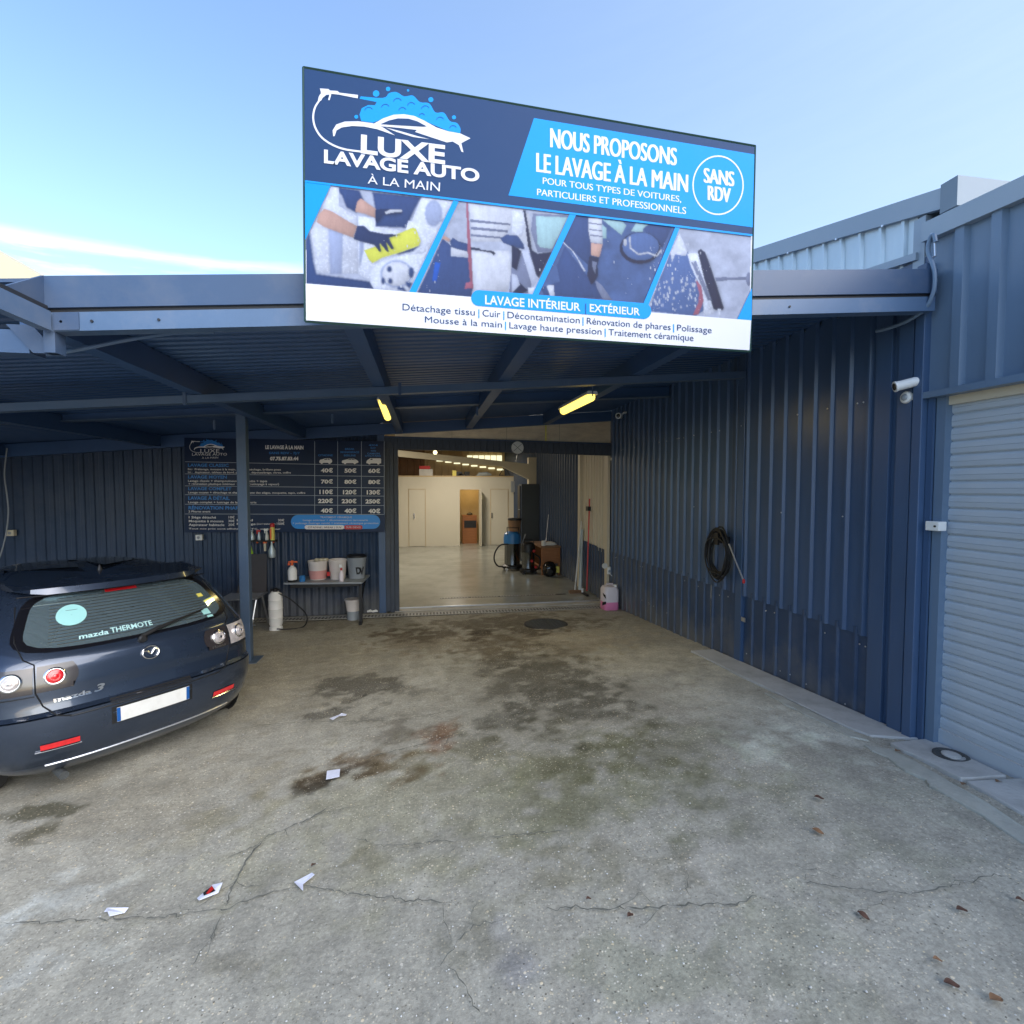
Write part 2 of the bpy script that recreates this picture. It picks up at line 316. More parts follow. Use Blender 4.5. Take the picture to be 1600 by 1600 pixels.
# ------------------------------------------------------------------ ground
def vnoise(X, Y, sc_, seed, oct_=5):
    rs = np.random.RandomState(seed); G = rs.rand(256, 256); o = np.zeros_like(X); a = 1; tot = 0; f = sc_
    for i in range(oct_):
        x = X*f+17.3*i; y = Y*f+9.1*i; xi = np.floor(x).astype(int); yi = np.floor(y).astype(int); fx = x-xi; fy = y-yi
        fx = fx*fx*(3-2*fx); fy = fy*fy*(3-2*fy); g = lambda p, q: G[(xi+p) % 256, (yi+q) % 256]
        o += a*((g(0,0)*(1-fx)+g(1,0)*fx)*(1-fy)+(g(0,1)*(1-fx)+g(1,1)*fx)*fy); tot += a; a *= .55; f *= 2.03
    return o/tot
def make_ground():
    xs = np.concatenate([[-400, -60, -20, -9], np.arange(-5.2, 3.05, .02), [3.2, 6, 20, 60, 400]])
    ys = np.concatenate([[-400, -60, -12, -4, -1.5, 0], np.arange(.6, 7.9, .02), [7.93, 7.96, 8.0, 8.3, 12]])
    nx, ny = len(xs), len(ys); X, Y = np.meshgrid(xs, ys)
    g = np.vectorize(gz)(X, Y); n1 = vnoise(X, Y, 3, 1); n2 = vnoise(X, Y, 14, 2, 3)
    near = (np.abs(X+1.6) < 4.8) & (Y > .5) & (Y < 7.6)
    Z = g+np.where(near, (n1-.5)*.018+(n2-.5)*.006, 0)
    far = (np.abs(X) > 7) | (Y < -1); Z = np.where(far, Z*0+np.clip(g, 0, .4), Z)
    Z = np.where(Y > 8.2, -.15, Z); Z = np.where((Y > 7.70) & (Y < 7.865) & (X > -2.58) & (X < 2.93), -.06, Z)
    col = np.ones((ny, nx, 3)); 
    wx = X+(vnoise(X, Y, 2.2, 5)-.5)*.6+(vnoise(X, Y, 11, 15, 4)-.5)*.16; wy = Y+(vnoise(X, Y, 2.2, 6)-.5)*.9+(vnoise(X, Y, 11, 16, 4)-.5)*.22
    fine = vnoise(X, Y, 9, 8, 6)
    def stain(px, py, rx, ry, c, k=1.0, th=.35, soft=.3):
        p = onG(px, py); a = onG(px+rx, py); b = onG(px, py-ry); e = onG(px, py+ry)
        RX = abs(a.x-p.x)+.02; RY = max((abs(b.y-p.y)+abs(e.y-p.y))/2, .03)
        d = ((wx-p.x)/RX)**2+((wy-p.y)/RY)**2; m = np.exp(-d)*1.25+(fine-.5)*2.6*np.exp(-d*.4)
        m = np.clip((m-th)/(soft*1.5), 0, 1)*k
        for i in range(3): col[:, :, i] = col[:, :, i]*(1-m)+col[:, :, i]*c[i]*m
    DK = (.40, .40, .40)
    stain(830, 1090, 230, 120, (.78, .78, .76), .8, .25, .5); stain(760, 1230, 420, 110, (.86, .86, .76), .9, .3, .5); stain(200, 1250, 300, 60, (.80, .77, .72), .8, .3, .5); stain(480, 1050, 110, 60, (.86, .84, .80), .8, .3)  # broad dirt over the yard centre, then darker ground around the car
    for a in [(570,1072,55,20,DK,.9), (520,1107,42,13,DK,.85), (600,1112,22,7,DK,.6), (640,1085,30,7,DK,.5), (615,1140,26,22,(.55,.52,.5),.7),
              (830,1030,120,50,(.64,.62,.58),.6), (790,1000,60,40,(.6,.57,.53),.6), (950,1180,90,50,(.66,.66,.6),.6), (860,1065,110,62,(.50,.50,.49),.85), (930,1100,70,50,(.6,.6,.58),.6), (800,1112,60,26,(.5,.5,.48),.6), (775,975,180,17,(.42,.38,.33),.85),
              (660,1000,90,22,(.62,.56,.5),.7), (760,1010,60,20,(.66,.6,.52),.6), (500,975,60,12,(.55,.52,.48),.6), (685,1150,30,32,(.60,.34,.24),.8,.3,.5), (690,1180,14,30,(.6,.36,.26),.5),
              (560,1205,75,34,(.56,.45,.36),.85), (520,1225,60,25,(.42,.38,.35),.8), (485,1248,36,16,(.4,.4,.42),.7), (760,1165,60,26,(.55,.54,.48),.6), (640,1195,70,20,(.66,.62,.5),.6),
              (1000,1240,260,70,(.72,.74,.62),.7,.3,.6), (900,1200,140,40,(.66,.66,.52),.6,.4,.5), (1050,1150,110,40,(.68,.68,.62),.6), (1180,1290,120,50,(.78,.79,.74),.6), (330,1290,90,30,(.80,.78,.70),.5), (560,1350,30,22,(.70,.68,.6),.6),
              (820,1500,60,60,(.74,.76,.90),.7,.3,.6), (1000,1480,160,50,(.76,.79,.70),.6), (340,1490,50,26,(.68,.67,.62),.6), (740,1480,50,40,(.6,.6,.54),.6), (1480,1370,120,40,(.78,.80,.74),.6), (1240,1480,150,60,(.80,.82,.76),.6),
              (60,1285,60,18,(.36,.36,.3),.9), (60,1318,22,9,(.4,.4,.36),.7), (900,1340,60,26,(.72,.70,.6),.6), (1020,1350,60,30,(.66,.64,.56),.5)]:
        stain(*a)
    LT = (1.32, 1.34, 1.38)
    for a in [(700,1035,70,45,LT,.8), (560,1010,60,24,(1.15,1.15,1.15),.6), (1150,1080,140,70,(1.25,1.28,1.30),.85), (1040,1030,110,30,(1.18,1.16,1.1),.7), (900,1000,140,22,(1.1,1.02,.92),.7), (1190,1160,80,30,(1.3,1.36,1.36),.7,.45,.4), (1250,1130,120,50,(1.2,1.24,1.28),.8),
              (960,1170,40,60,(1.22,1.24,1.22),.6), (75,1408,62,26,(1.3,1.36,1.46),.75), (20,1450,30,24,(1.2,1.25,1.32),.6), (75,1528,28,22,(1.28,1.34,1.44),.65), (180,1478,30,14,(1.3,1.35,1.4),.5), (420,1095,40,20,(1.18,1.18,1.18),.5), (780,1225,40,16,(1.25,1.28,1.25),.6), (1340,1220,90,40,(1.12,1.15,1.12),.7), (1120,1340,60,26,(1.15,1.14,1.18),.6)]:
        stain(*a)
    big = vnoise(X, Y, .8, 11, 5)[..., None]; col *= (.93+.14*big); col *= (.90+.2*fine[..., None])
    v = np.stack([X, Y, Z], -1).reshape(-1, 3).astype(np.float32)
    idx = np.arange(nx*ny).reshape(ny, nx); q = np.stack([idx[:-1, :-1], idx[:-1, 1:], idx[1:, 1:], idx[1:, :-1]], -1).reshape(-1, 4)
    me = bpy.data.meshes.new('ground'); me.vertices.add(len(v)); me.vertices.foreach_set('co', v.ravel())
    me.loops.add(q.size); me.loops.foreach_set('vertex_index', q.ravel().astype(np.int32))
    me.polygons.add(len(q)); me.polygons.foreach_set('loop_start', np.arange(0, q.size, 4, dtype=np.int32)); me.polygons.foreach_set('loop_total', np.full(len(q), 4, dtype=np.int32))
    me.update(); me.validate(); me.shade_smooth()
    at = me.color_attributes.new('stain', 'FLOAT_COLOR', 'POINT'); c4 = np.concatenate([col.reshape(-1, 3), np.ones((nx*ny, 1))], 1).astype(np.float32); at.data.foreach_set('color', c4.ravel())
    m = bpy.data.materials.new('yard_concrete'); m.use_nodes = True; nt = m.node_tree; n = nt.nodes; l = nt.links; b = n['Principled BSDF']
    ca = n.new('ShaderNodeVertexColor'); ca.layer_name = 'stain'; tcn = n.new('ShaderNodeTexCoord')
    def noise(s, d=8, r=.65):
        a = n.new('ShaderNodeTexNoise'); a.inputs['Scale'].default_value = s; a.inputs['Detail'].default_value = d; a.inputs['Roughness'].default_value = r; l.new(tcn.outputs['Object'], a.inputs[0]); return a.outputs[0]
    def mr(i, a, b_, c, d):
        r = n.new('ShaderNodeMapRange'); l.new(i, r.inputs[0]); r.inputs[1].default_value = a; r.inputs[2].default_value = b_; r.inputs[3].default_value = c; r.inputs[4].default_value = d; return r.outputs[0]
    def mt(op, a, b_):
        r = n.new('ShaderNodeMath'); r.operation = op
        for i, v_ in enumerate((a, b_)):
            if isinstance(v_, (int, float)): r.inputs[i].default_value = v_
            else: l.new(v_, r.inputs[i])
        return r.outputs[0]
    n8 = noise(9); n60 = noise(55, 6, .75); nb = noise(2.2, 10, .7)
    val = mt('MULTIPLY', mr(n60, .25, .75, .62, 1.38), mt('MULTIPLY', mr(n8, .3, .7, .84, 1.14), mr(nb, .3, .7, .84, 1.16)))
    base = n.new('ShaderNodeVectorMath'); base.operation = 'SCALE'; base.inputs[0].default_value = (.364, .347, .288); l.new(val, base.inputs['Scale'])
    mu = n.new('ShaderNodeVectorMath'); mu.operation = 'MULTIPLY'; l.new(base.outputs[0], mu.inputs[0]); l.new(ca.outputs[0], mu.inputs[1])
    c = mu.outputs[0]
    hsum = n60
    for s, th, bright, rnd, seed in ((95, .30, (.75, .72, .62), .74, 0), (42, .20, (.80, .76, .66), .82, 5), (80, .24, (.09, .09, .08), .8, 9)):
        vo = n.new('ShaderNodeTexVoronoi'); vo.inputs['Scale'].default_value = s; mpn = n.new('ShaderNodeMapping'); mpn.inputs['Location'].default_value = (seed, seed, 0); l.new(tcn.outputs['Object'], mpn.inputs[0]); l.new(mpn.outputs[0], vo.inputs['Vector'])
        sp = n.new('ShaderNodeSeparateColor'); l.new(vo.outputs['Color'], sp.inputs[0])
        msk = mt('MULTIPLY', mr(vo.outputs['Distance'], th, th+.08, 1, 0), mr(sp.outputs[0], rnd, rnd+.03, 0, 1))
        msk = mt('MULTIPLY', msk, mr(nb, .38, .56, .25, .9))
        mx = n.new('ShaderNodeMix'); mx.data_type = 'RGBA'; l.new(mt('MULTIPLY', msk, mr(sp.outputs[1], 0, 1, .25, .95)), mx.inputs[0]); l.new(c, mx.inputs[6])
        tint = n.new('ShaderNodeMix'); tint.data_type = 'RGBA'; l.new(sp.outputs[2], tint.inputs[0]); tint.inputs[6].default_value = (*bright, 1); tint.inputs[7].default_value = (bright[0], bright[1]*.85, bright[2]*.6, 1)
        l.new(tint.outputs[2], mx.inputs[7]); c = mx.outputs[2]; hsum = mt('ADD', hsum, mt('MULTIPLY', msk, .35))
    l.new(c, b.inputs['Base Color']); l.new(mr(nb, .3, .7, .62, .9), b.inputs['Roughness']); b.inputs['Specular IOR Level'].default_value = .35
    bp = n.new('ShaderNodeBump'); bp.inputs['Strength'].default_value = .55; bp.inputs['Distance'].default_value = .006; l.new(hsum, bp.inputs['Height']); l.new(bp.outputs[0], b.inputs['Normal'])
    me.materials.append(m); o = bpy.data.objects.new('ground', me); sc.collection.objects.link(o); o['kind'] = 'structure'; return o
ground = make_ground()
def crack(pts, wd, jit=.006):
    P = [onG(*p) for p in pts]; crack_w(P, wd, jit)
    for k in range(len(P)//2+1):
        i = random.randrange(len(P)-1); q = P[i].lerp(P[i+1], random.random()); g = random.uniform(0, 6.28); R_ = [q]
        for _ in range(random.randint(2, 4)): g += random.uniform(-.6, .6); q = q+Vector((math.cos(g), math.sin(g), 0))*random.uniform(.04, .09); R_.append(q)
        crack_w(R_, wd*.6, jit)
def crack_w(P, wd, jit):
    Q = []
    for i in range(len(P)-1):
        n = max(2, int((P[i+1]-P[i]).length/.02))
        for k in range(n):
            q = P[i].lerp(P[i+1], k/n); q.x += random.gauss(0, jit*.6); q.y += random.gauss(0, jit); Q.append(q)
    mb = MB(); vs = []; n = len(Q)
    for i, q in enumerate(Q):
        a = Q[max(i-1, 0)]; b = Q[min(i+1, n-1)]; d = (b-a).normalized(); s = Vector((-d.y, d.x, 0))*wd*random.uniform(.1, 1)*.4*min(1, .15+i/4, .15+(n-1-i)/4); z = gz(q.x, q.y)+.0135
        vs += [(q.x+s.x, q.y+s.y, z), (q.x-s.x, q.y-s.y, z)]
    mb.add(vs, [(2*i, 2*i+1, 2*i+3, 2*i+2) for i in range(n-1)]); return mb.obj('crack', 'crk', ground, fix=False)
for pts, wd in (([(5,1447),(130,1442),(250,1436),(350,1425),(420,1400),(470,1388),(560,1402),(730,1418)], .010), ([(352,1424),(365,1385),(390,1340),(418,1310),(480,1285),(520,1262)], .016),
                ([(350,1427),(333,1465),(322,1490)], .009), ([(850,1428),(900,1421),(960,1426),(1060,1419),(1150,1418),(1190,1400)], .014), ([(1240,1380),(1300,1390),(1400,1401),(1470,1395),(1530,1375),(1598,1378)], .007),
                ([(385,1136),(480,1130),(620,1128),(720,1110)], .010), ([(680,1520),(720,1470),(740,1450),(800,1440)], .010), ([(540,1310),(600,1325),(760,1312),(900,1300)], .008), ([(545,1195),(600,1180),(660,1165),(710,1150),(790,1150)], .014)):
    crack(pts, wd)

# apron of concrete slabs along the right wall
apr = thing('concrete_apron', 'strip of pale cracked concrete slabs along the foot of the corrugated wall and roller door', 'apron', (2.8, 2.6, .37))
def slab(pts, m, dz, nm='slab'):
    mb = MB(); top = []
    for i, (x, y) in enumerate(pts): top.append(Vector((x, y, gz(x, y)+dz)))
    mb.prism(top, (0, 0, -.14)); return mb.obj(nm, m, apr, bevel=.006)
def jag(a, b, n=8, j=.012):
    o = []
    for i in range(n): t = i/n; o.append((a[0]+(b[0]-a[0])*t+random.uniform(-j, j), a[1]+(b[1]-a[1])*t+random.uniform(-j, j)))
    return o
slab(jag((2.74, 4.9), (2.70, 3.02))+jag((2.70, 3.02), (2.74, 2.62), 4)+[(2.985, 2.62), (2.985, 4.9)], 'slab', .016)
slab(jag((2.745, 2.60), (2.73, 2.16), 8)+jag((2.73, 2.16), (3.04, 2.14), 6, .006)+[(3.04, 2.60)], 'slab', .022)
slab(jag((2.72, 2.13), (2.66, .6), 12)+[(3.04, .6), (3.04, 2.11)], 'slab', .018)
slab(jag((2.60, 2.62), (2.46, 1.5), 14, .015)+jag((2.57, 1.5), (2.72, 2.62), 14, .008), 'slab_low', .012)
slab(jag((2.62, 3.6), (2.60, 2.66), 10, .015)+jag((2.68, 2.66), (2.70, 3.6), 8, .008), 'slab_low', .010)
mh = thing('manhole_cover', 'small round iron cover set in the slab beside the roller door', 'manhole cover', (2.93, 2.38, gz(2.93, 2.38)+.022))
c_ = mh.location
MB().lathe([(.085, -.03), (.085, .004), (.065, .006), (.062, .002)], c_, 28).obj('frame', 'iron', mh); MB().lathe([(.045, 0), (.045, .008), (.03, .012)], c_, 20).obj('lid', 'slab', mh)
p = onG(853, 976); mh2 = thing('manhole_cover', 'large round grey manhole cover in the yard in front of the garage door', 'manhole cover', (p.x, p.y, gz(p.x, p.y)+.008))
c_ = mh2.location; MB().lathe([(.295, -.02), (.295, .004), (.275, .006)], c_, 40).obj('frame', 'dark', mh2)
mb = MB().lathe([(.272, -.02), (.272, .009)], c_, 40)
for i in range(-5, 6):
    for j in range(-5, 6):
        if i*i+j*j < 26: mb.box((c_.x+i*.046-.012, c_.y+j*.046-.012, c_.z+.009), (c_.x+i*.046+.012, c_.y+j*.046+.012, c_.z+.013))
mb.obj('lid', 'iron', mh2)

# ------------------------------------------------------------------ right wall
W = 3.0
rw = thing('corrugated_wall', 'long navy corrugated metal wall down the right side of the yard', 'wall', (W, 5.3, 0))
up = ribsheet(1.0, .88, 3.24, 1/6, .018, .012, .022, 1/12)
lo = ribsheet(1.0, -.12, .93, 1/6, .020, .010, .016, 1/12+.045)
for i in range(5):
    y = 2.98+i*1.0
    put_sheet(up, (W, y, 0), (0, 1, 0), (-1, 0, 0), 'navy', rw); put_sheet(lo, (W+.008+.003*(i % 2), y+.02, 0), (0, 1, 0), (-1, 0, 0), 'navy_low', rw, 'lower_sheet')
for (a, b, d) in ((2.88, 3.0, .03), (2.72, 2.82, .045), (2.64, 2.70, .06), (4.42, 4.52, .026), (4.54, 4.63, .012)):
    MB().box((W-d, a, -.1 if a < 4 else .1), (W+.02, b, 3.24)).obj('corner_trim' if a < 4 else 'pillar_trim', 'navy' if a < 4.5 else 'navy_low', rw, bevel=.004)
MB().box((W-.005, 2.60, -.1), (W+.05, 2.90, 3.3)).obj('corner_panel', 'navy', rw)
mb = MB()
for i in range(60):
    y = random.uniform(2.8, 7.8); z = random.choice([.80+.03*random.random(), 1.7, 2.5, .35]); mb.lathe([(.006, 0), (.006, .004), (.003, .006)], (W-.022*random.choice([0, 1]), y, z), 6, rotm('Y', -math.pi/2))
o = mb.obj('screw', 'alu', rw); o['kind'] = 'stuff'
# coiled hose
hc = thing('pressure_hose', 'coiled black pressure washer hose with lance hanging on the right wall', 'hose', (2.95, 4.72, 1.24))
mb = MB()
for k in range(13):
    r1, r2 = .19+random.uniform(-.045, .025), .235+random.uniform(-.06, .03); ox = random.uniform(-.06, .0); cy, cz = random.uniform(-.012, .012), -(.235-r2)*.0+random.uniform(-.02, .02)
    pts = [(2.935+ox+.01*math.sin(3*a+k), 4.71+cy+r1*math.cos(a), 1.24+cz+(r2)*math.sin(a)) for a in [2*math.pi*i/22+k for i in range(23)]]
    mb.tube(pts, .0075, 6, False)
mb.obj('hose', 'rubber', hc, smooth=True)
MB().box((2.90, 4.66, 1.36), (3.0, 4.76, 1.42)).box((2.88, 4.68, 1.34), (2.90, 4.74, 1.46)).obj('hook', 'black', hc)
MB().tube([onX(1139, 850, 2.86), onX(1150, 878, 2.86), onX(1161, 905, 2.86)], .007).obj('lance', 'alu', hc); p = onX(1162, 908, 2.86)
MB().lathe([(.010, -.02), (.013, 0), (.006, .02)], p, 10).obj('nozzle', 'red', hc)
# annex with the roller door
ann = thing('annex_building', 'blue grey metal annex with cladding above the roller door at the right edge', 'building', (W, 1.0, 0))
sp = ribsheet(1.05, 2.475, 3.40, .19, .05, .014, .03, .10)
for i in range(4): put_sheet(sp, (W-.012, 2.66-(i+1)*1.05, 0), (0, 1, 0), (-1, 0, 0), 'annex', ann, 'cladding_sheet')
MB().hexa([(W-.06, -1.6, 3.13), (W+.1, -1.6, 3.13), (W+.1, 2.68, 3.375), (W-.06, 2.68, 3.375)], [(W-.06, -1.6, 3.24), (W+.1, -1.6, 3.24), (W+.1, 2.68, 3.485), (W-.06, 2.68, 3.485)]).obj('top_band', 'rake', ann)
MB().box((W-.055, -1.6, 2.44), (W+.06, 2.66, 2.478)).obj('drip_edge', 'annex', ann)
MB().box((W+.0, 2.545, .2), (W+.12, 2.60, 2.44)).obj('door_jamb', 'annex', ann); MB().box((W-.02, 2.60, .2), (W+.03, 2.635, 2.44)).obj('door_jamb', 'navy', ann)
MB().hexa([(W+.02, -1.6, 3.0), (9, -1.6, 3.0), (9, 2.7, 3.0), (W+.02, 2.7, 3.0)], [(W+.02, -1.6, 3.26), (9, -1.6, 3.26), (9, 2.7, 3.5), (W+.02, 2.7, 3.5)]).obj('roof', 'rake', ann)
rd = thing('roller_door', 'pale blue grey slatted roller shutter door closed at the right edge', 'roller door', (W+.05, 1.0, .40))
prof = [(0, 0), (.006, -.006), (.030, -.008), (.032, -.005), (.034, -.008), (.058, -.006), (.068, -.001), (.072, .009), (.0782, .006)]
base = None
for i in range(27):
    z = .385+i*.0782
    if base is None:
        mb = MB(); vs = []
        for dz, dx in prof: vs += [(dx, 0, dz), (dx, 4.1, dz)]
        mb.add(vs, [(2*k, 2*k+2, 2*k+3, 2*k+1) for k in range(len(prof)-1)]); base = mb.obj('slat', 'roller', rd, local=True, fix=False); s_ = base
    else: s_ = inst(base)
    s_.location = Vector((W+.05+random.uniform(0, .003), -1.55, z))-rd.location
MB().box((W+.035, -1.55, .36), (W+.075, 2.545, .46)).obj('bottom_bar', 'roller', rd)
MB().box((W+.02, -1.55, .30), (W+.12, 2.55, .365)).obj('sill', 'slab_low', rd)
MB().box((W+.02, -1.55, 2.39), (W+.10, 2.545, 2.44)).obj('top_box', 'cream_panel', rd)
bx = thing('switch_box', 'small white switch box on the jamb beside the roller door', 'switch box', (2.975, 2.57, 1.68)); a = onX(1449, 814, 2.96); b = onX(1470, 830, 2.96)
MB().box((2.945, b.y, b.z), (3.0, a.y, a.z)).obj('case', 'white', bx, bevel=.004); MB().lathe([(.006, 0), (.006, .006)], (2.945, (a.y+b.y)/2-.02, (a.z+b.z)/2), 8, rotm('Y', -math.pi/2)).obj('keyhole', 'black', bx)
# tall shed behind the annex: silver cladding, rake band, front eave
sh = thing('tall_shed', 'taller metal shed with silver cladding and grey roof edge rising above the right wall', 'building', (W+.05, 6, 3.2))
def rz_(y): return 3.64+(y-2.55)*.251
for i in range(43):
    y0 = 2.78+i/6
    pr = ribsheet(1/6, 3.15, rz_(y0)-.03, 1/6, .022, .012, .02, 1/12); put_sheet(pr, (W+.02, y0, 0), (0, 1, 0), (-1, 0, 0), 'silver', sh, 'wall_sheet')
def rk(y0, y1, t, b, x0, x1, nm, m='rake'): MB().hexa([(x0, y0, rz_(y0)-b), (x1, y0, rz_(y0)-b), (x1, y1, rz_(y1)-b), (x0, y1, rz_(y1)-b)], [(x0, y0, rz_(y0)-t), (x1, y0, rz_(y0)-t), (x1, y1, rz_(y1)-t), (x0, y1, rz_(y1)-t)]).obj(nm, m, sh)
rk(2.60, 10, 0, .12, W-.02, W+.02, 'roof_edge'); rk(2.60, 10, -.004, .03, W+.02, 9, 'roof')
MB().box((W-.03, 2.50, 3.50), (W+6, 2.598, 3.665)).obj('front_eave', 'eave', sh); MB().box((W+.03, 2.60, 3.48), (W+6, 2.79, 3.50)).obj('eave_soffit', 'steel_blue', sh)
MB().box((W+.03, 2.74, 3.1), (9, 2.78, 3.6)).obj('front_wall', 'rake', sh); MB().box((W-.012, 2.70, 3.15), (W+.03, 2.775, 3.55)).obj('corner_trim', 'rake', sh)
MB().hexa([(W-.03, 2.74, 3.30), (W+.02, 2.74, 3.30), (W+.02, 3.6, 3.42), (W-.03, 3.6, 3.42)], [(W-.03, 2.74, 3.345), (W+.02, 2.74, 3.345), (W+.02, 3.6, 3.465), (W-.03, 3.6, 3.465)]).obj('flashing', 'rake', sh)
MB().box((8.95, 2.78, 0), (9, 10, 5)).obj('back_wall', 'rake', sh)
for px in (1234, 1309, 1381):
    q = onX(px, 395, W-.01); MB().lathe([(.008, 0), (.008, .01)], (W-.022, q.y, rz_(q.y)-.125), 6, rotm('Y', -math.pi/2)).obj('screw', 'alu', sh)
cb = thing('cable', 'grey cable looping down the corner of the right wall from under the shed roof', 'cable', (2.93, 2.7, 3.2))
MB().tube(spline([tuple(onX(1150+x/3.555, 260+y/3.555, 2.90)) for x, y in ((1110,420),(1100,380),(1078,400),(1066,470),(1092,540),(1104,610),(1095,700),(1050,790),(960,855),(860,895),(780,916))], 5), .011, 8).obj('cord', 'annex', cb, smooth=True)
MB().tube([onX(1455.5, 365, 2.90), onX(1460, 372, 2.9), onX(1461, 400, 2.9), onX(1457, 402, 2.9)], .006, 6).obj('hook', 'alu', cb)
def bullet_cam(label, p, d, s=1):
    t = thing('security_camera', label, 'security camera', p, group='white security cameras'); p = Vector(p); d = Vector(d).normalized(); R = d.to_track_quat('Z', 'Y').to_matrix()
    MB().lathe([(.028*s, -.07*s), (.032*s, -.05*s), (.032*s, .05*s), (.036*s, .06*s), (.036*s, .07*s)], p, 18, R).obj('body', 'white', t, smooth=True)
    MB().lathe([(.024*s, .071*s), (.024*s, .074*s), (.01*s, .075*s)], p, 16, R).obj('lens', 'black_gloss', t)
    MB().tube([p-d*.03*s, p-d*.03*s+Vector((.05*s, 0, .04*s)), p+Vector((.10*s, 0, .05*s))-d*.03*s], .012*s, 8).lathe([(.03*s, 0), (.03*s, .012*s)], p+Vector((.09*s, 0, .05*s))-d*.03*s, 14, rotm('Y', math.pi/2)).obj('bracket', 'white', t)
    return t
p = onX(968, 650, 2.88); bullet_cam('white camera with round face at the far end of the right wall under the canopy', p, (-.55, -.85, -.1), 1.25)
p = onX(1416, 600, 2.90); bullet_cam('white camera above a dome camera near the corner of the right wall', p, (-.75, .35, -.2), .9)
p = onX(1416, 621, 2.95); t = thing('dome_camera', 'white dome camera below the other camera near the corner of the right wall', 'dome camera', p)
MB().lathe([(.038, 0), (.036, .022), (.026, .028)], (2.965, p.y, p.z), 20, rotm('Y', -math.pi/2)).obj('housing', 'white', t, smooth=True); MB().lathe([(.022, .026), (.016, .038), (.006, .042)], (2.965, p.y, p.z), 16, rotm('Y', -math.pi/2)).obj('lens', 'greyb', t, smooth=True)
lb = MB().box((2.972, onX(1165, 968, 2.97).y, .0), (2.976, onX(1157, 968, 2.97).y, .05)); o = None
q = onX(1161, 968, 2.97); t = MB().box((2.970, q.y-.03, q.z-.02), (2.976, q.y+.03, q.z+.02)).obj('sticker', 'alu'); tag(t, 'small silver sticker low on the right wall', 'sticker')

# ------------------------------------------------------------------ canopy
cz = lambda x: 2.94+.077*x
can = thing('canopy', 'blue metal canopy roof over the yard with steel beams and a fascia', 'canopy', (0, 5.3, 2.7))
XL = -8.0
def slopebox(x0, x1, y0, y1, b, t, nm, m, par=can, bevel=0):
    return MB().hexa([(x0, y0, b(x0)), (x1, y0, b(x1)), (x1, y1, b(x1)), (x0, y1, b(x0))], [(x0, y0, t(x0)), (x1, y0, t(x1)), (x1, y1, t(x1)), (x0, y1, t(x0))]).obj(nm, m, par, bevel=bevel)
def roof_sheet(x0, x1, y0, y1):
    mb = MB(); vs = []; pr = []; y = y0
    while y < y1-.001:
        pr += [(y, 0), (y+.05, 0), (y+.065, .03), (y+.085, .03), (y+.10, 0)]; y += .1
    for y, d in [(y_, d_*.4) for y_, d_ in pr]: vs += [(x0, y, cz(x0)+d), (x1, y, cz(x1)+d)]
    mb.add(vs, [(2*i, 2*i+1, 2*i+3, 2*i+2) for i in range(len(pr)-1)]); return mb.obj('roof_sheet', 'roof_under', can, fix=False)
for i in range(6):
    y0 = 2.62+i*.9
    roof_sheet(-1.62, 2.985, y0, y0+.9); roof_sheet(XL, -1.62, y0, y0+.9)
slopebox(XL, 2.985, 2.70, 8.05, lambda x: cz(x)+.034, lambda x: cz(x)+.05, 'roof_deck', 'fascia')
F0 = 2.60
slopebox(-1.635, 2.95, F0-.02, F0, lambda x: cz(x)-.125, lambda x: cz(x)+.012, 'fascia', 'fascia')
slopebox(-1.635, 2.95, F0, F0+.10, lambda x: cz(x)-.005, lambda x: cz(x)+.008, 'fascia_cap', 'fascia')
slopebox(-1.62, 2.95, F0-.005, F0+.05, lambda x: cz(x)-.145, lambda x: cz(x)-.12, 'fascia_groove', 'dark')
slopebox(-1.63, 2.95, F0-.012, F0+.06, lambda x: cz(x)-.225+.0, lambda x: cz(x)-.143, 'edge_channel', 'fascia_light')
slopebox(-1.60, -1.50, F0-.018, F0-.013, lambda x: cz(x)-.222, lambda x: cz(x)-.146, 'joint_plate', 'fascia')
for x in (-1.57, -1.45, -1.18, 2.0): MB().lathe([(.006, 0), (.006, .006)], (x, F0-.012, cz(x)-.185), 8, rotm('X', math.pi/2)).obj('bolt', 'dark', can)
# return of the edge towards the street at the left corner
zc = cz(-1.62)
MB().box((-1.645, 1.0, zc-.225), (-1.60, F0-.03, zc-.143)).obj('edge_channel', 'fascia_light', can); MB().box((-1.635, 1.0, zc-.143), (-1.61, F0-.03, zc-.12)).obj('fascia_groove', 'dark', can)
MB().prism([(-1.64, F0-.02, zc-.125), (-1.64, F0-.02, zc+.012), (-1.64, F0-.24, zc-.118)], (.012, 0, 0)).obj('corner_flashing', 'fascia', can)
MB().hexa([(-1.70, 2.61, 2.50), (-1.60, 2.61, 2.50), (-1.60, 2.63, 2.50), (-1.70, 2.63, 2.50)], [(-1.80, 2.61, 2.62), (-1.70, 2.61, 2.62), (-1.70, 2.63, 2.62), (-1.80, 2.63, 2.62)]).box((-1.645, 2.59, 2.50), (-1.60, 2.66, 2.60)).obj('corner_bracket', 'fascia', can)
MB().box((XL, 2.62, 2.50), (-1.72, 2.72, 2.60)).obj('edge_beam', 'navy', can)
MB().tube(spline([tuple(onY(*p, 3.0)) for p in ((35,552),(85,552),(140,543),(200,531),(270,521),(335,519))], 5), .010, 8).obj('conduit', 'fascia_light', can, smooth=True)
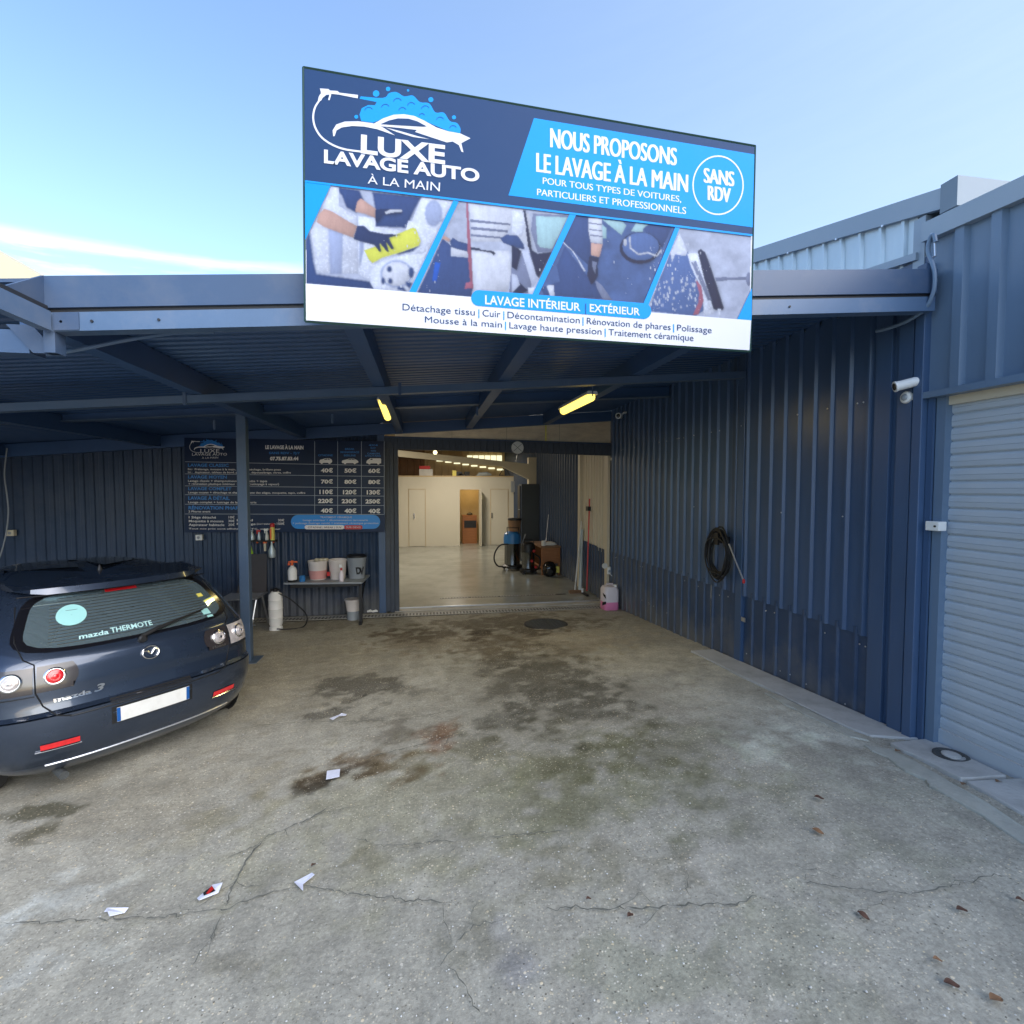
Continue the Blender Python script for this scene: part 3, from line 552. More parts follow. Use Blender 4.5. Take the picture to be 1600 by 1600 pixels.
# beams and rafters
slopebox(XL, 2.985, 4.42, 4.50, lambda x: 2.715+.077*x, lambda x: 2.775+.077*x, 'beam', 'steel_blue')
slopebox(XL, 2.985, 5.97, 6.01, lambda x: 2.845+.068*x, lambda x: 2.99+.068*x-.03, 'beam', 'roof_under')
slopebox(XL, 2.985, 5.93, 6.05, lambda x: 2.835+.068*x, lambda x: 2.845+.068*x, 'beam_flange', 'steel_blue')
for x in (-5.6, -3.7, -1.77, -.37, .68, 1.9):
    MB().box((x-.05, 2.72, 2.78+.077*x), (x+.05, 7.95, cz(x)-.002)).obj('rafter', 'roof_under', can)
for x, y in ((-1.85, 4.415), (-.2, 4.415), (-2.2, 5.925), (-1.0, 5.925), (.6, 5.925)):
    MB().box((x-.012, y-.004, 2.70+.077*x), (x+.012, y, 2.80+.077*x)).obj('splice_plate', 'fascia', can)
ps = thing('steel_post', 'square blue steel post holding up the canopy in front of the price board', 'post', (-1.95, 6.0, 0))
MB().box((-2.0, 5.95, -.02), (-1.9, 6.05, 2.70)).obj('shaft', 'steel_blue', ps, bevel=.006); MB().box((-2.08, 5.87, -.01), (-1.82, 6.13, .012)).obj('foot_plate', 'steel_blue', ps)
# tube lamps under the canopy
def tube_lamp(label, a, b, power, m='tube_lit', grp='tube lamps under the canopy', col=(1, .78, .32)):
    a = Vector(a); b = Vector(b); t = thing('tube_lamp', label, 'lamp', (a+b)/2, group=grp); d = (b-a).normalized()
    mb = MB(); s = d.cross(Vector((0, 0, 1))).normalized()*.055
    mb.hexa([a-s+Vector((0, 0, .02)), a+s+Vector((0, 0, .02)), b+s+Vector((0, 0, .02)), b-s+Vector((0, 0, .02))], [a-s*.8+Vector((0, 0, .05)), a+s*.8+Vector((0, 0, .05)), b+s*.8+Vector((0, 0, .05)), b-s*.8+Vector((0, 0, .05))]); mb.obj('housing', 'white_dirty', t)
    MB().tube([a+d*.01, a+d*.04, b-d*.04, b-d*.01], [.02, .042, .042, .02], 12).obj('diffuser', m, t, smooth=True)
    for e in (a, b): MB().tube([e, e+Vector((0, 0, .14))], .006, 6).obj('hanger', 'steel_blue', t)
    la = bpy.data.lights.new('lamp_light', 'AREA'); la.shape = 'RECTANGLE'; la.size = (b-a).length; la.size_y = .08; la.energy = power; la.color = col
    lo_ = bpy.data.objects.new('lamp_light', la); sc.collection.objects.link(lo_); lo_.parent = t; lo_.location = Vector((0, 0, -.06)); lo_.rotation_euler = (0, 0, math.atan2(d.y, d.x)); return t
tube_lamp('lit yellow tube lamp under the canopy left of the garage opening', (-.415, 5.35, 2.78), (-.435, 6.40, 2.76), 2.5)
tube_lamp('lit yellow tube lamp hanging under the canopy at the right near the corrugated wall', (1.56, 4.66, 2.77), (1.53, 5.62, 2.77), 2.5)

# ------------------------------------------------------------------ back wall with the garage opening
F = 8.05
bw = thing('back_wall', 'dark navy corrugated wall behind the parking space, left of the garage opening', 'wall', (-4.3, F, 0))
sp = ribsheet(1.06, -.1, 2.95, .106, 0, 0, .03, wavy=True)
sp2 = ribsheet(1.0, -.1, 2.95, .125, .05, .012, .018, .06)
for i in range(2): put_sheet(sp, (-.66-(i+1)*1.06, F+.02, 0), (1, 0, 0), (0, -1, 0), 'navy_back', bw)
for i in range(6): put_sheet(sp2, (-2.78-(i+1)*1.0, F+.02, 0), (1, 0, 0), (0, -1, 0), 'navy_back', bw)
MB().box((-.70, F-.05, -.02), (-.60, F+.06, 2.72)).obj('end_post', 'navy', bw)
slopebox(XL, 2.985, 7.96, 8.06, lambda x: 2.80+.068*x+(-.12 if x < -1 else 0), lambda x: 2.93+.077*x, 'top_beam', 'roof_under', bw)
lw = thing('side_wall', 'dark corrugated side wall at the far left of the parking space', 'wall', (XL, 5, 0))
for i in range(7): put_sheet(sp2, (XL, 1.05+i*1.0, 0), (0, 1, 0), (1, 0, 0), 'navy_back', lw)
hd = thing('garage_frame', 'weathered dark plank frame round the wide garage opening', 'door frame', (1.2, F, 0))
x = -.60; k = 0
plank0 = None
while x < 2.98:
    zb = 2.51-.02*(x+.4); zt = 2.68-.015*(x+.4); ww = .098
    mb = MB().box((0, 0, 0), (ww-.006, .04, .18))
    if plank0 is None: o = mb.obj('plank', 'plank', hd, local=True); plank0 = o
    else: o = inst(plank0)
    o.location = Vector((x, F-.03+random.uniform(-.004, .004), zb))-hd.location; o.scale = (1, 1, (zt-zb)/.18); x += ww
for x0, x1, d in ((-.598, -.53, .03), (-.526, -.47, .045), (-.465, -.405, .02)): MB().box((x0, F-d, -.01), (x1, F+.1, 2.60)).obj('jamb_board', 'plank', hd)
MB().box((2.955, F-.02, 0), (2.999, F+.10, 2.50)).obj('jamb_board', 'cream_panel', hd); MB().box((-.60, F+.01, 2.50), (2.99, F+.06, 2.70)).obj('lintel', 'dark', hd)
slopebox(-.60, 3.0, F-.035, F-.028, lambda x: 2.675-.015*(x+.4), lambda x: 2.70-.015*(x+.4), 'lintel_trim', 'navy_back', hd)
pc = thing('polycarbonate_panel', 'long wedge of yellowed polycarbonate glazing above the garage opening', 'panel', (1.3, F, 2.7))
MB().prism([(-.44, F-.012, 2.69), (3.0, F-.012, 2.645), (3.0, F-.012, 3.04), (-.44, F-.012, 2.80)], (0, .01, 0)).obj('sheet', 'poly', pc)
for i in range(1, 4):
    x = -.44+i*.86; MB().box((x-.004, F-.016, 2.68), (x+.004, F-.012, 2.80+.068*(x+.44))).obj('joint', 'cream_panel', pc)
q = onY(853, 675, F-.02); MB().box((q.x-.012, F-.017, 2.66), (q.x+.012, F-.0125, 2.93)).obj('painted_gap_light', 'yellow', pc)  # opaque yellow strip: light through a gap painted as colour
dz_ = thing('round_sign', 'round white sign with a thin black cross on the beam above the opening', 'sign', (1.445, 7.97, 2.55)); c_ = dz_.location
MB().lathe([(.105, 0), (.105, .012)], (c_.x, 7.99, c_.z), 32, rotm('X', math.pi/2)).obj('disc', 'white_dirty', dz_)
mb = MB()
for g in (.72, 2.42): v = Vector((math.cos(g), 0, math.sin(g)))*.088; mb.tube([Vector((c_.x, 7.975, c_.z))-v, Vector((c_.x, 7.975, c_.z))+v], .003, 4)
mb.tube([(c_.x+.102*math.cos(a), 7.976, c_.z+.102*math.sin(a)) for a in [2*math.pi*i/32 for i in range(33)]], .004, 5, False); mb.obj('cross', 'black', dz_)
MB().tube([(c_.x, 8.0, c_.z-.10), (c_.x-.02, 8.0, c_.z-.22)], .006, 6).obj('stem', 'alu', dz_)
# threshold, drain
th = thing('threshold', 'worn concrete threshold strip across the garage opening', 'threshold', (1.3, 8.15, 0))
MB().box((-.66, 8.02, -.05), (3.0, 8.20, .012)).obj('step', 'threshold', th); MB().box((-.42, 8.19, .0), (2.95, 8.215, .03)).obj('steel_strip', 'alu', th)
dr = thing('drain_channel', 'long narrow drain grating running along the foot of the back wall', 'drain', (.5, 7.78, 0))
MB().box((-2.6, 7.69, -.05), (2.95, 7.87, .010)).obj('channel', 'hole', dr)
for y_ in (7.69, 7.865): MB().box((-2.6, y_, -.06), (2.95, y_+.016, .016)).obj('kerb', 'threshold', dr)
g0 = None
for i in range(11):
    if g0 is None:
        mb = MB().box((0, 0, 0), (.5, .014, .003)).box((0, .136, 0), (.5, .15, .003)).box((0, .066, 0), (.5, .084, .003))
        for k in range(10): mb.box((k*.05, .014, 0), (k*.05+.024, .136, .0028))
        g0 = mb.obj('grating', 'grate', dr, local=True, fix=False); g = g0
    else: g = inst(g0)
    g.location = Vector((-2.58+i*.503, 7.705, .012))-dr.location

# ------------------------------------------------------------------ workshop interior
d2 = thing('drain_channel', 'thin drain slot across the workshop floor just inside the opening', 'drain', (1.2, 8.9, 0))
MB().box((.25, 8.87, .0), (2.5, 8.93, .002)).obj('slot', 'hole', d2)
for i in range(4): g = inst(g0, parent=d2); g.location = Vector((.26+i*.52, 8.872, .002))-d2.location; g.scale = (1, .37, .3)
MB().box((3.03, 7.9, -.1), (3.08, 20, 3.7)).obj('backing_panel', 'navy_low', rw)
fl = MB().box((-4, 8.215, -.2), (7, 20, 0)).obj('floor', 'floor_in'); fl['kind'] = 'structure'
iw = thing('workshop_side_wall', 'corrugated inner side wall, navy at the back and cream near the door', 'wall', (3, 12, 0))
sp = ribsheet(1.0, 0, 3.6, .2, .03, .015, .03, .1)
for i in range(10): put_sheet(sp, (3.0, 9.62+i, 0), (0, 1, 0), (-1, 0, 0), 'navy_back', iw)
sp = ribsheet(1.32, .82, 3.6, .15, .02, .01, .02, .07); put_sheet(sp, (3.0, 8.16, 0), (0, 1, 0), (-1, 0, 0), 'cream_panel', iw, 'cream_sheet')
sp = ribsheet(.44, 0, .88, .15, .03, .012, .02, .07)
for i in range(3): o = put_sheet(sp, (2.985-.004*i, 8.18+i*.43, random.uniform(-.0, .0)+.02*i), (0, 1, 0), (-1, 0, 0), 'navy_back', iw, 'dado_sheet')
MB().box((2.93, 9.48, 0), (3.0, 9.60, 3.6)).obj('post', 'cream_panel', iw)
pw = thing('partition_wall', 'cream partition wall with flush doors at the back of the workshop', 'wall', (1, 17.2, 0)); Y = 17.2
MB().box((-4, Y, 0), (1.15, Y+.12, 2.30)).obj('panel', 'partition', pw); MB().box((1.80, Y, 0), (3.2, Y+.12, 2.30)).obj('panel', 'partition', pw); MB().box((1.15, Y, 1.88), (1.80, Y+.12, 2.30)).obj('panel', 'partition', pw)
for x0, x1, hx in ((-.52, .0, -.36), (2.2, 2.78, 2.22)):
    d = MB().box((x0, Y-.02, .01), (x1, Y-.004, 1.88)).obj('door', 'partition', pw, bevel=.004)
    MB().box((hx-.01, Y-.06, .92), (hx+.02, Y-.021, 1.10)).obj('handle', 'chrome', d)
    for a, b in (((x0-.02, Y-.012, 0), (x0-.006, Y, 1.90)), ((x1+.006, Y-.012, 0), (x1+.02, Y, 1.90)), ((x0-.02, Y-.012, 1.886), (x1+.02, Y, 1.90))): MB().box(a, b).obj('door_frame', 'ply', pw)
MB().box((1.81, Y-.42, .01), (1.84, Y, 1.88)).obj('open_door', 'partition', pw)
MB().box((1.0, 18.6, 0), (2.2, 18.65, 2.3)).obj('far_panel', 'ply', pw); MB().box((-4, Y-.01, 2.30), (3.2, Y+1.5, 2.34)).obj('loft_floor', 'ply', pw)
MB().box((1.83, Y-.03, 1.55), (1.86, Y-.02, 1.70)).obj('light_strip', 'tube_in', pw)
ib = thing('workshop_back_wall', 'tan panelled back wall above the partition with a strip of lit panes', 'wall', (1, 19.2, 0))
sp = ribsheet(1.0, 0, 4.6, .25, .02, .01, .03, .12)
for i in range(8): put_sheet(sp, (-4+i, 19.2, 0), (1, 0, 0), (0, -1, 0), 'wood_dark' if i == 3 else 'ply', ib, 'wall_sheet')
for i in range(6):
    a = 730+i*9.2; q0 = onY(a, 711.5, 19.1); q1 = onY(a+8.2, 714.5+i*1.25, 19.1); MB().box((q0.x, 19.09, q1.z), (q1.x, 19.1, q0.z)).obj('lit_opening', 'opening_glow', ib)
for i in range(8):
    a = 682+i*13.5; q0 = onY(a, 719+i*1.9, 19.1); q1 = onY(a+10, 721+i*2.0, 19.1); MB().box((q0.x, 19.09, q1.z), (q1.x, 19.1, q0.z)).obj('lit_opening', 'opening_glow', ib)  # patches of light at small gaps, added as glowing strips
fr = thing('portal_frame', 'cream painted steel portal frame with haunched column inside the workshop', 'steel frame', (3, 13.6, 0)); Yf = 13.6
a, b, c, d = onY(600, 700, Yf), onY(826, 733, Yf), onY(826, 750, Yf), onY(600, 724, Yf)
MB().prism([onY(*q, Yf) for q in ((600,701),(828,725),(828,750),(785,728.5),(600,711))], (0, .18, 0)).obj('beam', 'cream', fr)
MB().box((onY(826, 722, Yf).x, Yf+.002, 0), (2.99, Yf+.18, 2.75)).obj('column', 'cream', fr)
ic = MB().hexa([(-4, 8.1, 3.75), (7, 8.1, 3.2), (7, 20, 3.2), (-4, 20, 3.75)], [(-4, 8.1, 3.8), (7, 8.1, 3.3), (7, 20, 3.3), (-4, 20, 3.8)]).obj('workshop_ceiling', 'ply'); ic['kind'] = 'structure'
wl = MB().box((-4.1, 8.1, 0), (-4, 20, 3.8)).obj('workshop_far_wall', 'partition'); wl['kind'] = 'structure'
wl = MB().box((-4.1, 8.12, 0), (-.62, 8.18, 3.8)).box((-.62, 8.12, 3.08), (7, 8.18, 3.8)).box((3.02, 8.12, 0), (7, 8.18, 3.08)).obj('workshop_front_wall', 'partition'); wl['kind'] = 'structure'
WI = (1, .90, .76)  # tint of the unseen lamps added to brighten the workshop
tube_lamp('added unseen tube lamp lighting the workshop, left of the opening', (-1.5, 11.0, 3.3), (-1.5, 12.4, 3.3), 25, 'tube_in', 'added lamps lighting the workshop', WI)
tube_lamp('added unseen tube lamp lighting the workshop above the middle of the floor', (.9, 14.4, 3.15), (.9, 15.8, 3.15), 22, 'tube_in', 'added lamps lighting the workshop', WI)
tube_lamp('added unseen tube lamp lighting the small back room beyond the open door', (1.2, 18.0, 2.2), (1.9, 18.0, 2.2), 2.2, 'tube_in', 'added lamps lighting the workshop', (1, .7, .3))  # out of view, added to give the back room warm light
q = onY(680, 707, 8.3); o = MB().lathe([(.02, -.03), (.035, 0), (.02, .03)], q, 12).obj('spot_lamp', 'tube_in'); tag(o, 'tiny lit spot lamp under the lintel of the garage opening', 'lamp')
# loft clutter
def simple(name, label, cat, m, build, grp=None):
    mb = MB(); build(mb); o = mb.obj(name, m); return tag(o, label, cat, grp)
def bxp(px0, py0, px1, py1, y, dep): a = onY(px0, py1, y); b = onY(px1, py0, y); return (a.x, y, a.z), (b.x, y+dep, b.z)
for nm, lab, cat, m, a in (('bag', 'dark red bag lying on the loft above the left partition door', 'bag', 'pred', (655,728,672,733,17.5,.3)), ('white_box', 'pale box on the loft under the dark red bag', 'box', 'white_dirty', (655,733,676,744,17.5,.3)),
    ('black_box', 'black box standing on the loft beside the yellow box', 'box', 'black', (713,737,722,744,17.4,.2)), ('yellow_box', 'olive yellow box on the edge of the loft', 'box', 'yellow', (707,735,713,746,17.25,.2)), ('speaker_box', 'black speaker box at the right end of the row on the loft', 'box', 'black', (726,737,734,744,17.4,.2)), ('crate', 'small dark crate between two black boxes on the loft', 'crate', 'dark', (717,740,725,744.5,17.4,.2)),
    ('panel_box', 'grey fuse box high on the wall right of the partition', 'fuse box', 'greyb', (799,752,812,769,17.0,.12))):
    if m == 'pred': m = 'red'
    simple(nm, lab, cat, m, lambda mb: mb.box(*bxp(*a)))
q0 = onY(745, 744, 17.4); simple('roof_box', 'long grey rounded box lying on the loft', 'box', 'silver', lambda mb: mb.tube([q0, q0+Vector((.08, 0, .06)), q0+Vector((.35, 0, .08)), q0+Vector((.5, 0, .05))], [.02, .07, .07, .03], 10))
bk = [onY(*p, 17.3) for p in ((780,743),(789,728),(797,744),(797,735),(806,743))]
simple('metal_stand', 'thin black folding metal stand at the right end of the loft', 'stand', 'black', lambda mb: (mb.tube([bk[0], bk[1], bk[2]], .015, 5), mb.tube([bk[1], bk[3], bk[4]], .012, 5), mb.tube([bk[0], bk[2]], .01, 5)))
# cabinet
cbt = thing('metal_cabinet', 'tall dark grey metal cabinet with open side against the corrugated wall', 'cabinet', (2.8, 13.5, 0))
MB().box((2.50, 13.2, .03), (2.97, 13.24, 2.03)).box((2.50, 13.24, 1.99), (2.97, 13.6, 2.03)).box((2.94, 13.24, .03), (2.97, 13.58, 1.99)).obj('shell', 'greyb', cbt)
MB().box((2.46, 13.26, .03), (2.49, 13.58, 1.98)).obj('door', 'black', cbt); MB().box((2.42, 13.24, 1.35), (2.46, 13.26, 1.37)).obj('handle', 'alu', cbt)
bpy.data.objects['shell'].data.materials[0] = MT['steel_blue'] if False else mat('cabinet_grey', (.035, .042, .048), .5, var=.08)
# wooden desk
dk = thing('wooden_desk', 'small orange brown wooden desk against the inner wall', 'desk', (2.8, 11.2, 0))
a = onZ(832, 847, .62); MB().box((2.50, 10.95, .60), (2.96, 12.1, .635)).obj('top', 'wood_dark', dk, bevel=.004)
MB().box((2.53, 10.99, .25), (2.94, 11.02, .60)).obj('front_panel', 'wood', dk); MB().box((2.53, 11.9, 0), (2.94, 11.93, .60)).obj('side_panel', 'wood', dk)
for x in (2.53, 2.90): MB().box((x, 10.96, 0), (x+.045, 11.0, .60)).obj('leg', 'wood', dk)
MB().box((2.52, 11.0, .15), (2.55, 11.9, .18)).obj('rail', 'wood', dk)
o = simple('white_cloth', 'crumpled white cloth and cup lying on the wooden desk', 'cloth', 'white_dirty', lambda mb: (mb.lathe([(.05, 0), (.05, .10), (.045, .11)], (2.60, 11.1, .636), 12), mb.lathe([(.02, 0), (.11, .01), (.10, .05), (.04, .08)], (2.76, 11.15, .636), 10, None, 1.4, 1)))
simple('thin_rod', 'thin pale rod standing on the desk and leaning on the wall', 'rod', 'alu', lambda mb: mb.tube([onX(853, 845, 2.80), onX(857, 804, 2.93)], .006, 5))
hb = thing('floor_machine', 'black rounded machine casing lying on the floor under the desk front', 'machine', (2.66, 10.75, 0)); 
MB().lathe([(.05, 0), (.13, .03), (.155, .12), (.14, .24), (.09, .31), (.03, .33)], (2.66, 10.78, .0), 18, None, 1, .8).obj('shell', 'black_gloss', hb, smooth=True); MB().lathe([(.06, 0), (.075, .04), (.05, .07)], (2.63, 10.66, .12), 16, rotm('X', math.pi/2)).obj('wheel', 'rubber', hb)
MB().box((2.80, 10.72, .08), (2.87, 10.80, .22)).obj('knob', 'yellow', hb, bevel=.01)
# vacuums
def vac(label, x, y, top, s, extra):
    t = thing('wet_vacuum', label, 'vacuum cleaner', (x, y, 0), group='wet vacuums in the workshop')
    MB().lathe([(.20*s, .05), (.20*s, .10), (.15*s, .13)], (x, y, 0), 20).obj('base', 'black', t)
    MB().lathe([(.15*s, .12), (.15*s, .50*s), (.155*s, .51*s)], (x, y, 0), 24).obj('drum', 'chrome_dark', t, smooth=True)
    MB().lathe([(.165*s, .50*s), (.165*s, .60*s), (.15*s, .68*s), (.10*s, .72*s)], (x, y, 0), 20).obj('motor_head', top, t, smooth=True)
    for k in range(4): g = math.pi/4+k*math.pi/2; MB().lathe([(.035, 0), (.035, .025)], (x+.19*s*math.cos(g), y+.19*s*math.sin(g)-.01, .035), 10, rotm('X', math.pi/2)).obj('wheel', 'white_dirty' if extra and k == 2 else 'rubber', t)
    MB().tube([(x-.10*s, y-.12, .62*s), (x-.12*s, y-.14, .80*s), (x+.10*s, y-.14, .80*s), (x+.10*s, y-.12, .62*s)], .012, 6).obj('carry_handle', 'black', t)
    return t
A('chrome_dark', (.20, .21, .22), .16, metal=1, var=.1)
v1 = vac('larger silver wet vacuum with blue head and looping hose, bucket on top', 2.02, 11.85, 'blue_plastic', 1.25, True)
MB().tube(spline([(1.90, 11.7, .62), (1.72, 11.7, .60), (1.60, 11.7, .45), (1.57, 11.7, .27), (1.65, 11.7, .12), (1.80, 11.7, .09)], 6), .017, 8).obj('hose', 'black', v1, smooth=True)
MB().tube([(2.22, 11.7, .60), (2.30, 11.65, .85)], .014, 6).obj('wand', 'alu', v1)
v2 = vac('smaller black wet vacuum with red buttons in front of the larger one', 2.28, 11.25, 'black', .98, False)
for z, dx in ((.52, .10), (.30, .05), (.16, .14)): MB().lathe([(.03, 0), (.03, .02)], (2.28+dx, 11.25-.15, z), 12, rotm('X', math.pi/2)).obj('button', 'red', v2)
MB().tube(spline([(2.40, 11.1, .45), (2.52, 11.1, .35), (2.50, 11.1, .15), (2.38, 11.05, .08)], 5), .017, 8).obj('hose', 'black', v2, smooth=True)
bb = thing('bucket', 'dark rimmed bucket standing on the blue vacuum', 'bucket', (2.06, 11.85, .90)); MB().lathe([(.13, .0), (.155, .26), (.15, .26), (.125, .01)], (2.08, 11.85, .905), 20).obj('body', 'pinkish', bb, smooth=True) if False else MB().lathe([(.13, 0), (.155, .26)], (2.08, 11.85, .905), 20).obj('body', 'wood_dark', bb, smooth=True)
MB().lathe([(.165, .26), (.165, .30), (.15, .31)], (2.08, 11.85, .905), 20).obj('rim', 'black', bb)
# crate in back room
ck = thing('small_cupboard', 'small brown cupboard with a dark panel in the back room', 'cupboard', (1.5, 17.9, 0)); MB().box((1.28, 17.8, 0), (1.78, 18.2, .98)).obj('body', 'wood', ck); MB().box((1.34, 17.785, .55), (1.76, 17.8, .80)).obj('panel', 'dark', ck)
simple('tool_box', 'small dark tool lying on the brown cupboard', 'tool', 'black', lambda mb: mb.lathe([(.05, 0), (.12, .03), (.04, .09)], (1.55, 18.0, .981), 8))
# broom, mop, red handle against the wall
br = thing('broom', 'broom with a white handle leaning on the cream wall inside', 'broom', (2.85, 9.2, 0)); MB().tube([(2.70, 9.0, .04), (2.96, 9.45, 1.28)], .013, 8).obj('handle', 'white_dirty', br); MB().box((2.58, 8.92, 0), (2.80, 9.0, .05)).obj('head', 'wood_dark', br)
br = thing('plastic_pipe', 'wide grey plastic pipe leaning on the cream wall inside', 'pipe', (2.85, 9.3, 0)); MB().tube([(2.80, 9.0, .03), (2.96, 9.4, 1.12)], [.035, .03], 10).obj('tube', 'silver', br)
br = thing('squeegee', 'red handled squeegee leaning upside down on the cream wall', 'squeegee', (2.9, 8.9, 0)); MB().tube([(2.88, 8.85, .05), (2.97, 9.0, 1.72)], .013, 8).obj('handle', 'red', br); MB().box((2.92, 8.95, 1.50), (2.98, 9.06, 1.58)).obj('clamp', 'black', br)
MB().box((2.80, 8.62, .0), (2.84, 8.98, .035)).obj('blade', 'rubber', br); MB().lathe([(.02, 0), (.02, .07)], (2.80, 8.86, .03), 10).obj('ferrule', 'white', br)
sk = thing('socket', 'white double socket with a round cover by the foot of the jamb', 'socket', (2.93, 8.0, .6))
q = onY(944.5, 884, 7.98); MB().lathe([(.045, 0), (.045, .02)], q, 18, rotm('X', math.pi/2)).obj('cover', 'white_dirty', sk); q = onY(952.5, 891.5, 7.96); MB().box((q.x-.035, q.y, q.z-.06), (q.x+.035, q.y+.04, q.z+.06)).obj('box', 'white', sk, bevel=.008); MB().lathe([(.022, 0), (.022, .006)], q+Vector((0, -.001, -.01)), 14, rotm('X', math.pi/2)).obj('outlet', 'greyb', sk)
MB().tube(spline([tuple(onY(*p, 7.93)) for p in ((953,897),(959,903),(960,910),(955,914))], 5), .006, 6).obj('cord', 'white', sk)
q = onY(955, 717, 7.98); t = thing('sensor', 'small beige sensor on the right jamb top of the garage opening', 'sensor', q); MB().box((q.x-.025, q.y-.04, q.z-.025), (q.x+.03, q.y, q.z+.02)).obj('case', 'cream', t, bevel=.005); MB().box((q.x-.02, q.y-.05, q.z-.015), (q.x+.01, q.y-.04, q.z+.01)).obj('lens', 'white', t)
# jerrycan
jx, jy = 2.85, 7.62; jc = thing('jerrycan', 'white jerrycan holding pink liquid by the right jamb', 'jerrycan', (jx, jy, 0))
def rbox(x, y, wx, wy, z0, z1, r=.04, n=5):
    pts = []
    for cx, cy, a0 in ((wx/2-r, wy/2-r, 0), (-wx/2+r, wy/2-r, 90), (-wx/2+r, -wy/2+r, 180), (wx/2-r, -wy/2+r, 270)):
        for i in range(n): a = math.radians(a0+90*i/(n-1)); pts.append((x+cx+r*math.cos(a), y+cy+r*math.sin(a)))
    return pts
def rloft(lv):   # (x,y,wx,wy,z,r)
    mb = MB(); vs = []; n = 20
    for x, y, wx, wy, z, r in lv: vs += [(a, b, z) for a, b in rbox(x, y, wx, wy, 0, 0, r)]
    fs = [(i*n+k, i*n+(k+1) % n, (i+1)*n+(k+1) % n, (i+1)*n+k) for i in range(len(lv)-1) for k in range(n)]
    fs += [tuple(range(n-1, -1, -1)), tuple((len(lv)-1)*n+k for k in range(n))]; return mb.add(vs, fs)
rloft([(jx, jy, .21, .23, .005, .05), (jx, jy, .235, .25, .02, .05), (jx, jy, .235, .25, .14, .05)]).obj('liquid_level', 'pinkliq', jc, smooth=True)
rloft([(jx, jy, .236, .251, .14, .05), (jx, jy, .236, .251, .33, .05), (jx, jy, .20, .22, .375, .06), (jx, jy, .12, .14, .385, .05)]).obj('body', 'canw', jc, smooth=True)
MB().tube([(jx-.05, jy, .37), (jx-.05, jy, .41), (jx+.05, jy, .41), (jx+.05, jy, .37)], .014, 8).obj('handle', 'canw', jc); MB().lathe([(.03, 0), (.03, .035)], (jx+.075, jy-.06, .375), 14).obj('cap', 'white', jc)
flat([[(941.5,926),(946,930),(947,936),(943,931)], [(941,941),(947,940),(947,944),(941,946)]], lambda a, b: onY(a, b, jy-.131), 'black', jc, 'label_mark')
# white spray nozzles on floor
for i, (px, py) in enumerate(((578,955.5),(586,955.5))):
    q = onZ(px, py, .02); simple('spray_nozzle', ('left' if i == 0 else 'right')+' of two small white spray nozzles lying beside the drain', 'nozzle', 'white', lambda mb: mb.tube([q-Vector((.04, 0, 0)), q+Vector((.01, 0, .012)), q+Vector((.04, 0, 0))], [.015, .022, .01], 8))

# ------------------------------------------------------------------ shelf table and what stands on it
st = thing('wall_shelf', 'narrow grey shelf on a leg against the back wall under the price board', 'shelf', (-1.45, 7.6, .6))
zt = .60; a, b, c, d = onZ(443, 911, zt), onZ(566, 909.5, zt), onZ(574.5, 898, zt), onZ(458, 903, zt)
MB().prism([a, b, Vector((c.x, 7.98, zt)), Vector((d.x-.06, 7.98, zt))], (0, 0, -.022)).obj('board', 'silver_matt', st) if False else MB().prism([a, b, Vector((b.x+.04, 7.98, zt)), Vector((a.x+.03, 7.98, zt))], (0, 0, -.022)).obj('board', 'greyb', st)
lx = b.x-.03
MB().box((lx-.02, b.y+.03, 0), (lx+.02, b.y+.07, zt-.022)).obj('leg', 'black', st); MB().box((lx-.02, b.y-.04, 0), (lx+.02, b.y+.10, .03)).obj('foot', 'black', st); MB().box((a.x+.1, b.y+.03, zt-.06), (lx, b.y+.06, zt-.022)).obj('rail', 'black', st)
MB().tube([(lx, b.y+.05, .28), (lx, 7.97, .52)], .012, 6).obj('brace', 'black', st)
ysh = 7.70
def bucket(label, px0, px1, pytop, m, nm='bucket', lid=None):
    a = onY(px0, pytop, ysh); b = onY(px1, pytop, ysh); r = (b.x-a.x)/2; x = (a.x+b.x)/2; t = thing(nm, label, 'bucket', (x, ysh, zt)); h_ = a.z-zt
    MB().lathe([(r*.80, .002), (r*.82, .01), (r*.97, h_*.88), (r*1.0, h_*.9), (r, h_), (r*.92, h_), (r*.90, h_*.93)], (x, ysh, zt), 28).obj('body', m, t, smooth=True); return t, x, r, h_
t, x, r, h_ = bucket('white bucket with red print and a cloth over its rim, leftmost on the shelf', 481, 512, 876, 'bucketw')
MB().lathe([(r*.845, h_*.06), (r*.92, h_*.50)], (x, ysh-.003, zt), 28).obj('red_band', 'bucketr', t, smooth=True)
text_on('CRISTAL', [(485,899), (503,898), (503,904.5), (485,905)], lambda a, b: onY(a, b, ysh-r*.95), 'red', t, .03) if False else None
mb = MB()
for k in range(14): g = random.uniform(0, 6.28); mb.lathe([(.02, 0), (.045, .02), (.03, .045)], (x+.05+.06*math.cos(g), ysh+.03*math.sin(g), zt+h_-.015), 8)
o = mb.obj('cloth', 'cream', smooth=True); tag(o, 'crumpled cream cloth lying over the rim of the red printed bucket', 'cloth')
t, x, r, h_ = bucket('plain white bucket in the middle of the shelf', 513, 542, 874, 'bucketw'); MB().box((x-.13, ysh-r*.93-.004, zt+.06), (x-.09, ysh-r*.80, zt+.12)).obj('red_label', 'red', t)
t, x, r, h_ = bucket('grey bucket with black lid and black lettering at the right end of the shelf', 542, 572.5, 870, 'greyb')
MB().lathe([(r*1.03, h_-.005), (r*1.03, h_+.02), (r*.8, h_+.03)], (x, ysh, zt), 28).obj('lid', 'black', t); pl = lambda a, b: onY(a, b, ysh-r*.93)
